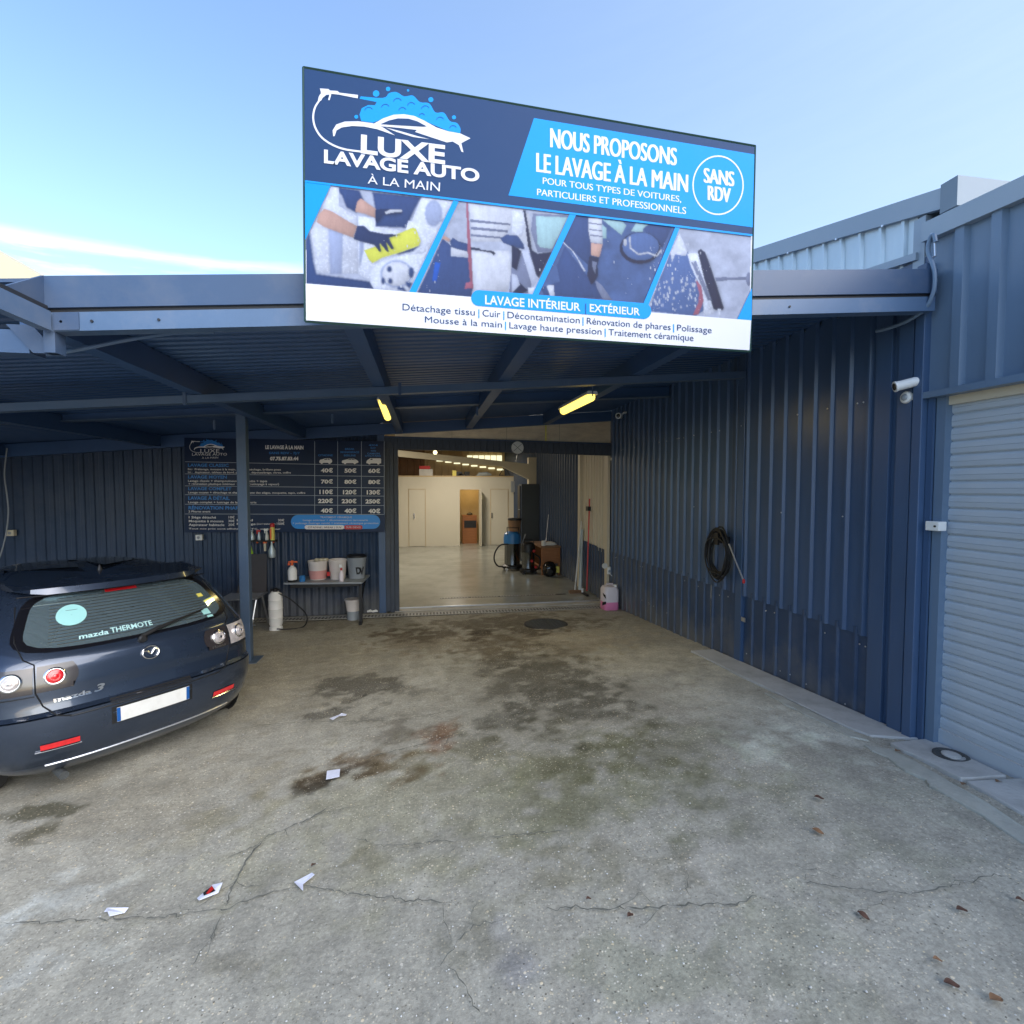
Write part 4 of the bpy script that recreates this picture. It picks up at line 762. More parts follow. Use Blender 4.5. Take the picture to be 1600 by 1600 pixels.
text_on('D', [(555.5,886.5), (564,885.5), (564,896.5), (557,896.8)], pl, 'black', t, .05, name='lettering'); text_on('V', [(561,887), (569,885), (569.5,897), (561.5,897)], pl, 'black', t, .05, name='lettering')
ysf = 7.55
sp_ = thing('pump_sprayer', 'white pump sprayer with orange trigger at the left end of the shelf', 'sprayer', (onY(457, 905, ysf).x, ysf, zt)); x = sp_.location.x
MB().lathe([(.062, .002), (.065, .03)], (x, ysf, zt), 20).obj('base', 'black', sp_); MB().lathe([(.062, .03), (.062, .16), (.045, .20), (.022, .215), (.022, .23)], (x, ysf, zt), 20).obj('bottle', 'white', sp_, smooth=True)
MB().box((x-.012, ysf-.02, zt+.225), (x+.012, ysf+.02, zt+.30)).box((x-.05, ysf-.012, zt+.27), (x+.07, ysf+.012, zt+.288)).box((x-.055, ysf-.01, zt+.235), (x-.03, ysf+.01, zt+.262)).obj('trigger', 'orange', sp_)
q = onY(472.5, 903, ysf); o = MB().lathe([(.04, .0), (.042, .06), (.03, .085)], (q.x, ysf, zt), 16).obj('blue_pot', 'blue_plastic'); tag(o, 'small dark blue pot beside the pump sprayer on the shelf', 'pot')
q = onY(533.5, 903, 7.45); sb = thing('spray_bottle', 'clear spray bottle with white trigger in front of the buckets on the shelf', 'spray bottle', (q.x, 7.45, zt))
MB().lathe([(.034, .002), (.036, .09), (.03, .12), (.012, .15), (.012, .16)], (q.x, 7.45, zt), 16).obj('bottle', 'canw', sb, smooth=True); MB().box((q.x-.012, 7.435, zt+.16), (q.x+.012, 7.465, zt+.19)).obj('collar', 'red', sb); MB().box((q.x-.03, 7.44, zt+.20), (q.x+.012, 7.46, zt+.24)).obj('trigger', 'white', sb)
# floor bucket
q = onY(552, 963, 7.68); t = thing('bucket', 'white bucket half full of grey water on the floor under the shelf', 'bucket', (q.x, 7.68, 0)); MB().lathe([(.085, .002), (.092, .13)], (q.x, 7.68, 0), 24).obj('lower_body', 'greyb', t, smooth=True); MB().lathe([(.092, .13), (.112, .27), (.12, .28), (.12, .30), (.105, .30)], (q.x, 7.68, 0), 24).obj('body', 'bucketw', t, smooth=True)
# pressure tank sprayer
q = onZ(429, 986, 0); tk = thing('foam_sprayer_tank', 'tall white foam sprayer tank with a black hose on the floor by the post', 'sprayer', (q.x, q.y+.07, 0)); x, y = tk.location.x, tk.location.y
MB().lathe([(.085, .0), (.085, .04), (.07, .05), (.085, .08), (.088, .16), (.092, .17), (.088, .18), (.09, .28), (.095, .29), (.09, .30), (.09, .40), (.094, .41), (.088, .42), (.085, .48), (.06, .51), (.055, .52)], (x, y, 0), 26).obj('tank', 'white', tk, smooth=True)
MB().tube([(x-.05, y, .50), (x-.06, y, .545), (x+.06, y, .545), (x+.05, y, .50)], .014, 8).lathe([(.03, .51), (.03, .56), (.015, .57)], (x, y, 0), 12).obj('pump_handle', 'black', tk)
MB().tube(spline([(x+.05, y-.04, .50), (x+.20, y, .40), (x+.36, y+.15, .15), (x+.34, y+.05, .012), (x+.15, y-.05, .012), (x+.03, y-.08, .03)], 6), .009, 7).obj('hose', 'rubber', tk, smooth=True)
# folding chair
Yc = 7.35
ch = thing('folding_chair', 'folding chair with dark back and slatted silver seat behind the post', 'chair', (-2.43, Yc, 0))
bl, brr = -2.66, -2.20
MB().prism([(bl+.06, Yc+.25, .44), (brr, Yc+.25, .44), (brr-.02, Yc+.36, .98), (bl+.20, Yc+.36, .98)], (0, .015, 0)).obj('backrest', 'wood_dark', ch)
bpy.data.objects['backrest'].data.materials[0] = mat('brown_board', (.045, .040, .042), .6, var=.2)
for k in range(6): yy = Yc-.20+k*.075; MB().box((bl+.02, yy, .445-.0*k), (brr-.02, yy+.05, .46)).obj('seat_slat', 'alu', ch)
for s in (bl, brr):
    MB().tube([(s, Yc-.22, .45), (s, Yc+.26, .45)], .011, 8).obj('seat_rail', 'alu', ch)
    MB().tube([(s, Yc-.20, .45), (s-.06*(1 if s > -2.4 else -.5), Yc-.28, 0)], .012, 8).obj('leg', 'alu', ch); MB().tube([(s, Yc+.05, .45), (s, Yc+.30, 0)], .012, 8).obj('leg', 'alu', ch)
MB().tube([(bl, Yc-.26, .12), (brr, Yc-.26, .12)], .009, 6).obj('stretcher', 'alu', ch)
# bottle rack on the wall with spray bottles
Yr = 7.92
rk_ = thing('bottle_rack', 'black wall rack under the price board holding spray bottles', 'rack', onY(405, 845, Yr)); a = onY(384, 845.5, Yr); b = onY(432, 845.5, Yr)
MB().box((a.x, Yr-.06, a.z-.012), (b.x, Yr+.08, a.z+.004)).obj('shelf', 'black', rk_)
for px in (391, 402, 414, 427): q = onY(px, 848.5, Yr-.04); MB().lathe([(.012, 0), (.022, .02), (.012, .03)], q, 10).obj('knob', 'orange', rk_)
def spray(label, px, m, tm, top=828, bot=844, wd=.035, hang=False, yy=Yr):
    q = onY(px, bot, yy-.02); h_ = onY(px, top, yy-.02).z-q.z; t = thing('spray_bottle', label, 'spray bottle', q, group='spray bottles on the wall rack')
    MB().lathe([(wd*.9, 0), (wd, h_*.08), (wd, h_*.35), (wd*.35, h_*.75), (wd*.3, h_*.8)], q, 14).obj('bottle', m, t, smooth=True)
    MB().box((q.x-.035, q.y-.012, q.z+h_*.82), (q.x+.016, q.y+.012, q.z+h_)).box((q.x-.03, q.y-.01, q.z+h_*.6), (q.x-.018, q.y+.01, q.z+h_*.85)).obj('trigger', tm, t); return t
spray('clear spray bottle with grey trigger on the rack, next to the post', 394, 'glassy', 'greyb') if False else spray('clear spray bottle with grey trigger on the rack, next to the post', 394, 'silver', 'greyb')
spray('slim spray bottle with pink label in the middle of the rack', 405, 'silver', 'red', wd=.022)
spray('spray bottle with white curved trigger on the rack', 417, 'white_dirty', 'white', 826, wd=.026)
q = onY(426, 844, Yr-.03); t = thing('aerosol_can', 'tall red and yellow aerosol can at the right end of the rack', 'aerosol can', q); MB().lathe([(.030, 0), (.030, .19)], q, 16).obj('can', 'yellow', t, smooth=True); MB().lathe([(.031, .19), (.031, .24), (.012, .25)], q, 16).obj('cap', 'red', t); MB().box((q.x-.028, q.y-.031, q.z+.02), (q.x-.006, q.y-.02, q.z+.17)).obj('stripe', 'orange', t)
q = onY(389.5, 872, Yr-.06); t = thing('lime_bottle', 'bright lime green spray bottle hanging under the rack beside the post', 'bottle', q); MB().lathe([(.052, 0), (.056, .03), (.050, .08), (.024, .20), (.018, .21)], q, 14).obj('body', 'lime', t, smooth=True); MB().box((q.x-.02, q.y-.056, q.z+.035), (q.x+.03, q.y-.05, q.z+.05)).obj('print', 'dark', t)
q = onY(425, 871, Yr-.06); t = thing('clear_bottle', 'clear empty bottle hanging under the right end of the rack', 'bottle', q); MB().lathe([(.046, 0), (.05, .02), (.05, .10), (.018, .18), (.01, .23)], q, 14).obj('body', 'silver', t, smooth=True)
q = onY(414, 861, Yr-.06); t = thing('brush', 'small brush with pale bristles hanging under the rack', 'brush', q); MB().box((q.x-.014, q.y, q.z), (q.x+.014, q.y+.02, q.z+.11)).obj('bristles', 'cream', t); MB().box((q.x-.025, q.y, q.z+.11), (q.x+.025, q.y+.02, q.z+.14)).obj('holder', 'orange', t)
for px, py, lab in ((310, 840, 'white socket box on the wall under the left part of the price board'), (15, 833, 'pale socket box on the back wall above the car')):
    q = onY(px, py, 7.96); t = thing('socket', lab, 'socket', q); MB().box((q.x-.04, q.y, q.z-.04), (q.x+.045, q.y+.06, q.z+.04)).obj('case', 'white' if px > 100 else 'cream', t, bevel=.004); MB().lathe([(.02, 0), (.02, .004)], q, 12, rotm('X', math.pi/2)).obj('outlet', 'greyb', t)
cb2 = thing('wall_cable', 'thin grey cable hanging down the back wall at the left edge', 'cable', onY(8, 780, 7.9)); MB().tube(spline([tuple(onY(*p, 7.9)) for p in ((11,700),(7,740),(11,775),(13,800),(10,830),(3,860),(-6,885))], 5), .008, 6).obj('cord', 'greyb', cb2, smooth=True)
# ------------------------------------------------------------------ price board
Yb = 7.93
pb = thing('price_board', 'dark navy price board of the car wash on the back wall behind the post', 'price board', (-2.0, Yb, 1.9)); lay = [0]
def PB(k): return lambda a, b: onY(a, b, Yb-.002-.0016*k)
tl, tr, brq, blq = onY(288, 684, Yb), onY(601.5, 689.5, Yb), onY(601, 831, Yb), onY(288.5, 832, Yb)
MB().prism([tl, tr, brq, blq], (0, .02, 0)).obj('panel', 'brd', pb)
yl = (721.4, 740.3, 759.1, 772.9, 787.9, 803); yr = (727.6, 744.6, 762.4, 775.2, 789.9, 803.8)
def rowy(i, px): return yl[i]+(yr[i]-yl[i])*(px-289)/(600.3-289)
ln = []
for i in range(6): ln += stroke([(289, yl[i]), (600.3, yr[i])], .7)
for px in (491.7, 527.6, 564.7, 600.3): ln += stroke([(px, 689.5), (px, rowy(5, px))], .7)
flat(ln, PB(1), 'brd_line', pb, 'table_line')
S5 = lambda x, y: (270+x/8.889, 670+y/8.889); S6 = lambda x, y: (440+x/8.421, 670+y/8.421)
def T5(s, x0, x1, yt, yb, m='brd_white', bold=.012, res=2, sl=.006):
    text_on(s, [S5(x0, yt), S5(x1, yt+(x1-x0)*sl), S5(x1, yb+(x1-x0)*sl), S5(x0, yb)], PB(1), m, pb, bold, res)
def T6(s, x0, x1, yt, yb, m='brd_white', bold=.012, res=2, sl=.006):
    text_on(s, [S6(x0, yt), S6(x1, yt+(x1-x0)*sl), S6(x1, yb+(x1-x0)*sl), S6(x0, yb)], PB(1), m, pb, bold, res)
for s, a, b, c, d in (('LAVAGE CLASSIC', 210, 775, 482, 524), ('LAVAGE MOYEN', 212, 750, 645, 688), ('LAVAGE COMPLET', 214, 815, 808, 850), ('LAVAGE À DÉTAIL', 216, 790, 938, 983), ('RÉNOVATION PHARES', 218, 990, 1072, 1118)): T5(s, a, b, c, d, 'brd_txt_blue', .03)
for s, a, b, c, d in (('Ext : ', 210, 280, 548, 572), ('Prélavage, mousse à la main, rinçage, séchage, brillant pneu', 305, 1500, 548, 574), ('Int : ', 210, 270, 590, 612), ('Aspirateur, tableau de bord, plastiques, dépoussiérage, vitres, coffre', 305, 1640, 590, 616),
    ('Lavage classic + shampouineuse moquette + tapis', 212, 1310, 708, 736), ('+ rénovation plastique intérieur + sièges (nettoyage à vapeur)', 218, 1475, 750, 778), ('Lavage moyen + détachage et shampouineuse des sièges, moquette, tapis, coffre', 214, 1840, 870, 896), ('Lavage complet + lustrage de la carrosserie', 214, 1160, 1005, 1032), ('2 Phares avant', 218, 522, 1134, 1160),
    ('1 Siège détaché', 222, 600, 1212, 1244), ('10€', 775, 858, 1212, 1244), ('Moquette à mousse', 222, 705, 1264, 1296), ('30€', 770, 858, 1264, 1296), ('Aspirateur habitacle', 222, 716, 1316, 1348), ('20€', 770, 858, 1316, 1348), ('Plafond', 890, 1110, 1254, 1284), ('30€', 1462, 1548, 1254, 1284), ('Polissage', 890, 1150, 1306, 1334), ('(carrosserie)', 1165, 1425, 1308, 1330), ('150€', 1445, 1550, 1302, 1332), ('Tous nos prix sont affichés en TTC, valable sur', 220, 1495, 1376, 1396)): T5(s, a, b, c, d, sl=.004)
T5('LE LAVAGE À LA MAIN', 1285, 1815, 228, 278, 'brd_white', .05, 2, .012); T5('SANS RDV - 7J/7', 1335, 1765, 320, 350, 'brd_txt_blue', .03); T5('07.75.87.83.44', 1350, 1745, 388, 436, 'brd_white', .05, 2, .0)
for i, (ps_, c, d) in enumerate(((('40€', '50€', '60€'), 520, 572), (('70€', '80€', '80€'), 668, 718), (('110€', '120€', '130€'), 802, 856), (('220€', '230€', '250€'), 922, 974), (('40€', '40€', '40€'), 1048, 1102))):
    for k, s in enumerate(ps_):
        xr = (675, 985, 1298)[k]; wdt = 158 if len(s) == 3 else (195 if s[0] == '2' else 178); T6(s, xr-wdt, xr, c+k*3, d+k*3, 'brd_white', .04, 3, 0)
T6('CITADINE', 480, 672, 336, 360, 'brd_txt_blue', .02); T6('BREAK', 835, 960, 254, 276, 'brd_txt_blue', .02); T6('MONOSPACE', 775, 1020, 294, 318, 'brd_txt_blue', .02); T6('BERLINE', 820, 975, 338, 362, 'brd_txt_blue', .02)
for s, a, b, c in (('4X4', 1145, 1265, 204), ('SUV', 1170, 1240, 240), ('VAN', 1172, 1240, 278), ('CAMION', 1125, 1290, 314), ('UTILITAIRE', 1100, 1305, 344)): T6(s, a, b, c, c+22, 'brd_txt_blue', .02)
cars = [[(495,430),(505,408),(545,398),(575,388),(630,388),(660,405),(666,430),(655,448),(500,448)], [(790,438),(800,415),(850,404),(885,394),(950,394),(985,408),(1008,425),(1010,442),(990,452),(800,452)], [(1112,440),(1125,415),(1165,388),(1300,388),(1310,400),(1308,455),(1120,455)]]
wh = [ell(x, y, 16, 14, 12) for x, y in ((528,448),(630,448),(835,452),(962,452),(1155,455),(1273,457))]
flat([[S6(*q) for q in c] for c in cars+wh], PB(1), 'brd_white', pb, 'vehicle_icon'); flat([[S6(*q) for q in c] for c in ([(560,402),(585,393),(600,393),(600,405),(560,408)], [(606,393),(625,393),(640,405),(606,405)], [(865,408),(890,398),(915,398),(915,408)], [(921,398),(948,398),(968,408),(921,408)], [(1168,402),(1180,394),(1196,394),(1196,408),(1168,408)])], PB(2), 'brd', pb, 'icon_window')
def pill(x0, y0, x1, y1, S, sl=0, n=8):
    r = (y1-y0)/2; p = [(x1-r+r*math.cos(a), (y0+y1)/2+r*math.sin(a)) for a in [-math.pi/2+math.pi*i/n for i in range(n+1)]]+[(x0+r+r*math.cos(a), (y0+y1)/2+r*math.sin(a)) for a in [math.pi/2+math.pi*i/n for i in range(n+1)]]
    return [S(a, b+(a-x0)*sl) for a, b in p]
flat([pill(122, 1132, 1298, 1316, S6)], PB(1), 'brd_blue', pb, 'blue_panel'); flat([pill(303, 1268, 825, 1322, S6)], PB(2), 'brd_white', pb, 'white_tab'); flat([pill(822, 1268, 1066, 1322, S6)], PB(2), 'red', pb, 'red_tab')
def T6b(s, x0, x1, yt, yb, m, k=2, bold=.012): text_on(s, [S6(x0, yt), S6(x1, yt), S6(x1, yb), S6(x0, yb)], PB(k), m, pb, bold, 2)
T6b('TRAITEMENT CÉRAMIQUE', 508, 925, 1152, 1174, 'sgn_white'); T6b('Lavage extérieur + décontamination carrosserie', 280, 1135, 1190, 1212, 'sgn_white'); T6b('+ polissage (lustrage vernis) + traitement céramique protection', 145, 1275, 1230, 1252, 'sgn_white'); T6b('CITADINE | BREAK | SUV', 345, 788, 1286, 1308, 'brd', 3); T6b('SUR DEVIS', 850, 1040, 1284, 1306, 'sgn_white', 3)

# the logo, given in the pixels of an enlarged view of the big sign
GUN = [(172,208),(230,212),(240,222),(290,225),(305,237),(430,252),(428,275),(400,270),(300,250),(250,245),(238,288),(228,286),(236,252),(220,250),(190,272),(180,292),(158,292),(165,262),(180,240)]
HOSE = spline([(168,290),(138,340),(127,405),(140,470),(178,532),(240,580),(330,617),(455,636)], 6)
SW1 = [(262,532),(258,492),(283,452),(340,432),(430,430),(530,443),(600,472),(680,525),(640,512),(560,484),(470,466),(390,462),(320,472),(285,492),(272,530)]
ROOF = [(535,447),(600,410),(670,386),(740,382),(810,394),(880,427),(960,472),(1040,498),(1120,512),(1190,545),(1128,578),(1142,640),(1128,635),(1112,592),(1070,567),(1030,573),(950,547),(815,502),(828,489),(700,474),(560,462)]
WIN = [(583,449),(640,424),(700,410),(770,412),(830,430),(893,464),(870,466),(760,460)]
STR = [(615,472),(720,498),(830,530),(912,551),(800,536),(690,502)]
CLOUD = spline([(448,262),(600,272),(640,240),(690,233),(742,262),(800,256),(848,300),(912,310),(952,370),(1010,372),(1050,428),(1098,442),(1122,480),(1120,511)], 4)+[(1040,497),(880,428),(740,384),(600,412),(530,440),(452,428),(440,385),(455,342),(500,320),(545,322),(556,300),(440,278)]
BUB = [(552,243,22),(633,212,15),(768,222,8),(922,284,17),(418,400,13),(1078,404,14)]
ARC = [(697,302,28),(615,342,28),(502,362,28),(730,362,26),(790,328,26),(885,352,28),(985,427,26),(1072,482,24),(862,397,20)]
LX = [(450,518), (1020,592), (1018,716), (448,640)]; LA = [(200,620), (1250,755), (1250,838), (200,708)]; LM = [(495,797), (985,845), (982,904), (495,850)]
def logo(plane_k, S, par, mw, mb_, md, res):
    f = lambda pts: [S(*p) for p in pts]
    flat([f(CLOUD)]+[f(ell(a, b, r, r, 14)) for a, b, r in BUB], plane_k(1), mb_, par, 'foam_cloud')
    flat([f(q) for a, b, r in ARC for q in stroke(ell(a, b, r, r, 7, -2.9, -.5), 4)], plane_k(2), md, par, 'foam_line')
    flat([f(GUN), f(SW1), f(STR)]+[f(q) for q in stroke(HOSE, 13)], plane_k(2), mw, par, 'spray_gun'); flat([f(ROOF)], plane_k(2), mw, par, 'car_outline'); flat([f(WIN), f([(212,252),(232,250),(226,262),(210,266)])], plane_k(3), md if False else mdk, par, 'car_window')
    bd_ = .035 if res > 3 else .0; text_on('LUXE', f(LX), plane_k(3), mw, par, bd_, res); text_on('LAVAGE AUTO', f(LA), plane_k(3), mw, par, bd_, res); text_on('À LA MAIN', f(LM), plane_k(3), mw, par, .0, res)
mdk = 'brd'
KX = (753-268)/(1250-200); SB = lambda x, y: S5(268+(x-200)*KX, 170+(y-.128*(x-200)-215)*.41)
logo(PB, SB, pb, 'brd_white', 'brd_txt_blue', 'brd', 2)

# ------------------------------------------------------------------ the big sign on the canopy edge
Ys = 2.45
sg = thing('billboard_sign', 'large blue and white car wash sign mounted on the canopy edge', 'sign', (.58, Ys, 2.63))
def SP(k): return lambda a, b: onY(a, b, Ys-.0012*k)
c4 = [onY(*p, Ys+.002) for p in ((474,105),(1180,228),(1172,549),(477,502))]
MB().prism([onY(*p, Ys+.0005) for p in ((475.3,107),(1178.8,229.6),(1171,547.3),(478.2,500.4))], (0, .03, 0)).obj('board', 'sgn_white', sg)
fr_ = [c4[0], c4[1], c4[2], c4[3]]
for i in range(4):
    a, b = fr_[i], fr_[(i+1) % 4]; MB().tube([a, b], .006, 4).obj('edge_trim', 'sgn_edge', sg)
for x in (-.35, .55, 1.5): MB().box((x-.02, Ys+.031, 2.72), (x+.02, Ys+.07, 3.6)).tube([(x, Ys+.05, 3.5), (x, 3.6, cz(x)+.05)], .018, 6).box((x-.02, Ys+.07, cz(x)-.06), (x+.02, 2.59, cz(x)-.02)).obj('support', 'steel_blue', sg)
S1 = lambda x, y: (460+x/4.324, 90+y/4.324); S2 = lambda x, y: (780+x/3.81, 170+y/3.81); S3 = lambda x, y: (460+x/4.324, 280+y/4.324); S4 = lambda x, y: (800+x/4.0, 310+y/4.0)
flat([[(475.3,107),(1178.8,229.6),(1175.5,367.5),(476.5,282)]], SP(1.7), 'sgn_dark', sg, 'header_panel')
flat([[S2(207,55),S2(1519,271),S2(1509,706),S2(55,515)]], SP(2.5), 'sgn_blue', sg, 'blue_panel')
flat(stroke([(476.5,283),(1175.5,367.5)], 3), SP(6), 'sgn_blue', sg, 'blue_line')
rg = [S2(*p) for p in ell(1303,455,153,178,48)]; ri = [S2(*p) for p in ell(1303,455,145,169,48)]
MB().add([SP(3.2)(*p) for p in rg+ri], [(i, (i+1) % 48, 48+(i+1) % 48, 48+i) for i in range(48)]).obj('ring', 'sgn_white', sg, fix=False)
def T2(s, q, bold, m='sgn_white', k=3.2, res=5, S=S2): text_on(s, [S(*p) for p in q], SP(k), m, sg, .0, res, dbl=2.2 if bold < .03 else .5)
T2('NOUS PROPOSONS', [(303,115),(1052,236),(1050,337),(303,228)], .022); T2('LE LAVAGE À LA MAIN', [(220,262),(1119,393),(1117,496),(220,374)], .022)
T2('POUR TOUS TYPES DE VOITURES,', [(259,408),(1083,520),(1082,556),(259,446)], .03); T2('PARTICULIERS ET PROFESSIONNELS', [(225,475),(1112,587),(1111,627),(225,513)], .03)
T2('SANS', [(1216,352),(1393,376),(1392,462),(1217,438)], .022); T2('RDV', [(1240,457),(1372,474),(1370,558),(1241,542)], .022)
mdk = 'sgn_dark'
logo(lambda k: SP(k+1), S1, sg, 'sgn_white', 'sgn_blue', 'sgn_blue_d', 5)
# the four pictures of the strip, as flat print
PICS = []
PICS.append(([(476.5,375),(516.7,290),(708.6,313),(639,457),(477.5,443)], 'p_bgl', [
    ('p_bgd', S3, [[(75,420),(100,350),(130,560),(150,640),(510,690),(540,745),(75,705)], [(525,85),(860,120),(800,230),(760,330),(545,320),(545,200)], [(265,48),(440,75),(470,150),(420,230),(350,190),(320,110)]]),
    ('p_foam', S3, [[(250,42),(300,50),(300,180),(420,250),(430,640),(150,630),(110,350),(160,260),(190,200)], [(430,250),(545,260),(545,320),(720,345),(700,640),(520,690),(430,640)]]),
    ('p_foam2', S3, [[(230,320),(330,340),(320,640),(240,640)], [(440,330),(470,330),(470,480),(440,600)]]),
    ('p_foam', S3, [[(860,122),(1070,150),(960,370),(900,460),(860,330),(790,290)], [(520,600),(560,560),(640,540),(720,500),(860,450),(920,440),(770,765),(540,745),(510,690)], [(770,280),(900,300),(980,340),(880,500),(700,520)]]),
    ('p_foam2', S3, [ell(940, 230, 60, 90, 14), ell(690, 640, 110, 95, 20), [(915,270),(1010,265),(1000,285),(930,290)]]),
    ('p_silverp', S3, [ell(690, 640, 96, 82, 20)]),
    ('p_bgd', S3, [ell(642, 608, 18, 22, 10), ell(600, 688, 14, 24, 10), ell(648, 688, 17, 22, 10), ell(790, 630, 20, 38, 10), [(690,745),(700,725),(740,730),(760,763)], [(750,690),(800,700),(780,745),(755,720)], [(690,500),(850,445),(800,490),(700,510)]]),
    ('p_skin', S3, [[(150,290),(165,235),(200,198),(260,220),(340,270),(425,318),(398,396),(300,360),(200,322)], [(425,150),(450,130),(500,165),(550,200),(545,262),(480,235),(410,220)]]),
    ('p_sponge', S3, [[(470,480),(560,450),(640,390),(720,360),(800,325),(822,335),(855,420),(840,450),(700,500),(600,530),(525,568),(500,540)]]),
    ('p_glove', S3, [[(425,312),(470,315),(510,350),(600,368),(720,375),(640,395),(650,420),(675,470),(655,475),(620,425),(640,490),(625,490),(575,430),(588,490),(575,492),(540,445),(480,430),(398,405)], [(545,205),(640,200),(730,215),(720,235),(600,245),(560,300),(545,270)]]),
    ('p_silverp', S3, [[(610,222),(650,205),(725,204),(730,220),(660,226),(620,236)]])], 'photo_sponge'))
PICS.append(([(716.7,315),(890,335),(832,460),(737,464),(649.6,458)], 'p_bgl', [
    ('p_silverp', S3, [[(1180,165),(1560,200),(1480,300),(1400,420),(1200,420)], [(1200,480),(1450,480),(1470,640),(1440,760),(1210,760)]]),
    ('p_greyp', S3, [[(1185,270),(1460,300),(1460,312),(1190,290)], [(1190,320),(1440,345),(1440,360),(1190,340)], [(1190,370),(1400,390),(1400,402),(1190,386)]]),
    ('p_bgd', S3, [[(1000,400),(1060,450),(1055,520),(1180,530),(1205,740),(1195,795),(830,768),(900,620)], [(1390,400),(1430,375),(1510,380),(1550,440),(1555,475),(1500,465),(1410,430)], [(1070,395),(1110,420),(1190,440),(1190,480),(1150,505),(1060,460),(1050,420)]]),
    ('p_silverp', S3, [[(1060,460),(1110,475),(1170,490),(1168,525),(1060,510)]]),
    ('p_pred', S3, [[(1160,158),(1172,160),(1195,480),(1208,740),(1190,735),(1170,480)], [(1160,700),(1205,690),(1206,738),(1150,740)]]),
    ('p_pblue', S3, [[(950,560),(988,565),(960,690),(930,690)]]), ('p_skin', S3, [[(1010,380),(1055,405),(1045,425),(1000,402)]]),
    ('p_blackp', S3, [[(1190,460),(1250,465),(1255,475),(1340,485),(1360,500),(1345,515),(1330,498),(1250,484),(1190,476)], ell(1505, 490, 14, 28, 10)]),
    ('p_greyp', S3, [[(1470,560),(1540,500),(1600,500),(1600,770),(1450,770)]]),
    ('p_silverp', S3, [[(1540,225),(1590,232),(1600,480),(1560,440),(1500,370),(1500,270)]]),
    ('p_blackp', S4, [[(70,70),(85,75),(125,320),(115,325),(100,300)], [(0,290),(60,330),(30,450),(0,430)], [(105,310),(160,345),(255,330),(170,500),(150,480)], [(0,540),(40,520),(100,575),(60,598),(0,592)]]),
    ('p_greyp', S4, [[(130,95),(365,105),(255,335),(160,340),(118,200)]]), ('p_glassp', S4, [[(148,110),(350,118),(250,315),(175,305),(160,285)]]),
    ('p_bgl', S4, [[(60,330),(100,320),(150,480),(165,500),(130,560),(90,430)], [(0,470),(30,480),(50,540),(0,590)]]), ('p_foam', S4, [[(100,560),(150,555),(135,600),(105,598)], [(0,70),(60,80),(90,180),(60,240),(0,220)]])], 'photo_jet'))
PICS.append(([(900,336.5),(1055,355.5),(1001,475),(841,461)], 'p_bgm', [
    ('p_bgd', S4, [[(400,110),(480,118),(500,360),(480,420),(380,330),(320,270)], [(820,190),(850,165),(1000,180),(940,310),(880,260)], [(180,560),(300,520),(280,420),(330,300),(460,470),(620,630),(200,605)]]),
    ('p_glassp', S4, [[(562,130),(690,145),(715,170),(685,230)], [(775,155),(850,163),(820,190),(815,215),(745,205)], [(560,160),(590,185),(592,250),(565,250)]]),
    ('p_blackp', S4, [ell(800, 310, 128, 100, 24)]), ('p_bgm', S4, [ell(805, 300, 114, 88, 24)]),
    ('p_silverp', S4, [stroke([(735,240),(740,310),(790,350),(850,340),(905,360),(935,320)], 11)[i] for i in range(5)]+[ell(708, 275, 12, 24, 10)]),
    ('p_foam', S4, stroke([(320,275),(380,330),(415,385),(455,455)], [4, 7, 7, 12])+[[(215,545),(262,540),(265,610),(240,612)]]),
    ('p_silverp', S4, [[(478,120),(560,125),(568,265),(565,285),(492,275),(478,200)]]), ('p_greyp', S4, [[(480,150),(562,160),(562,168),(480,158)], [(482,190),(564,200),(564,206),(482,198)], [(486,225),(566,235),(566,242),(486,234)]]),
    ('p_skin', S4, [[(496,278),(566,286),(552,345),(545,368),(495,355)]]), ('p_blackp', S4, [[(485,360),(545,370),(535,420),(540,480),(520,520),(495,540),(470,480),(478,400)]]),
    ('p_greyp', S4, [[(520,510),(560,540),(630,640),(570,635),(530,560)], [(500,390),(530,400),(520,470),(505,440)]])], 'photo_vacuum'))
PICS.append(([(1062,356.5),(1175,368),(1174.5,450),(1151.5,498.5),(1009,487)], 'p_bgl', [
    ('p_bgm', S4, [[(1040,220),(1100,330),(1150,420),(1180,560),(1200,700),(1150,735),(860,705),(900,560)]]),
    ('p_foam', S4, [[(1045,215),(1100,330),(1085,360),(1020,350),(1000,400),(990,340)], [(1180,560),(1210,600),(1260,720),(1200,735),(1195,640)], [(1095,345),(1165,340),(1290,690),(1250,720),(1200,600),(1120,430)]]),
    ('p_blackp', S4, [[(1160,330),(1180,315),(1210,340),(1260,480),(1325,685),(1315,700),(1260,695),(1200,500)]]), ('p_pred', S4, [[(1145,500),(1185,550),(1198,640),(1165,725),(1130,730),(1165,650),(1170,590)]]),
    ('p_greyp', S4, [[(1270,495),(1340,490),(1345,515),(1275,518)], [(1335,495),(1465,490),(1465,508),(1338,512)], ell(1480, 505, 18, 44, 12), [(1120,400),(1150,390),(1250,640),(1225,640)]]),
    ('p_foam', S4, [ell(random.uniform(880, 1150), random.uniform(480, 700), random.uniform(3, 7), random.uniform(7, 16), 6) for _ in range(46)]+[[(1285,690),(1305,690),(1300,745),(1290,745)]])], 'photo_brush'))

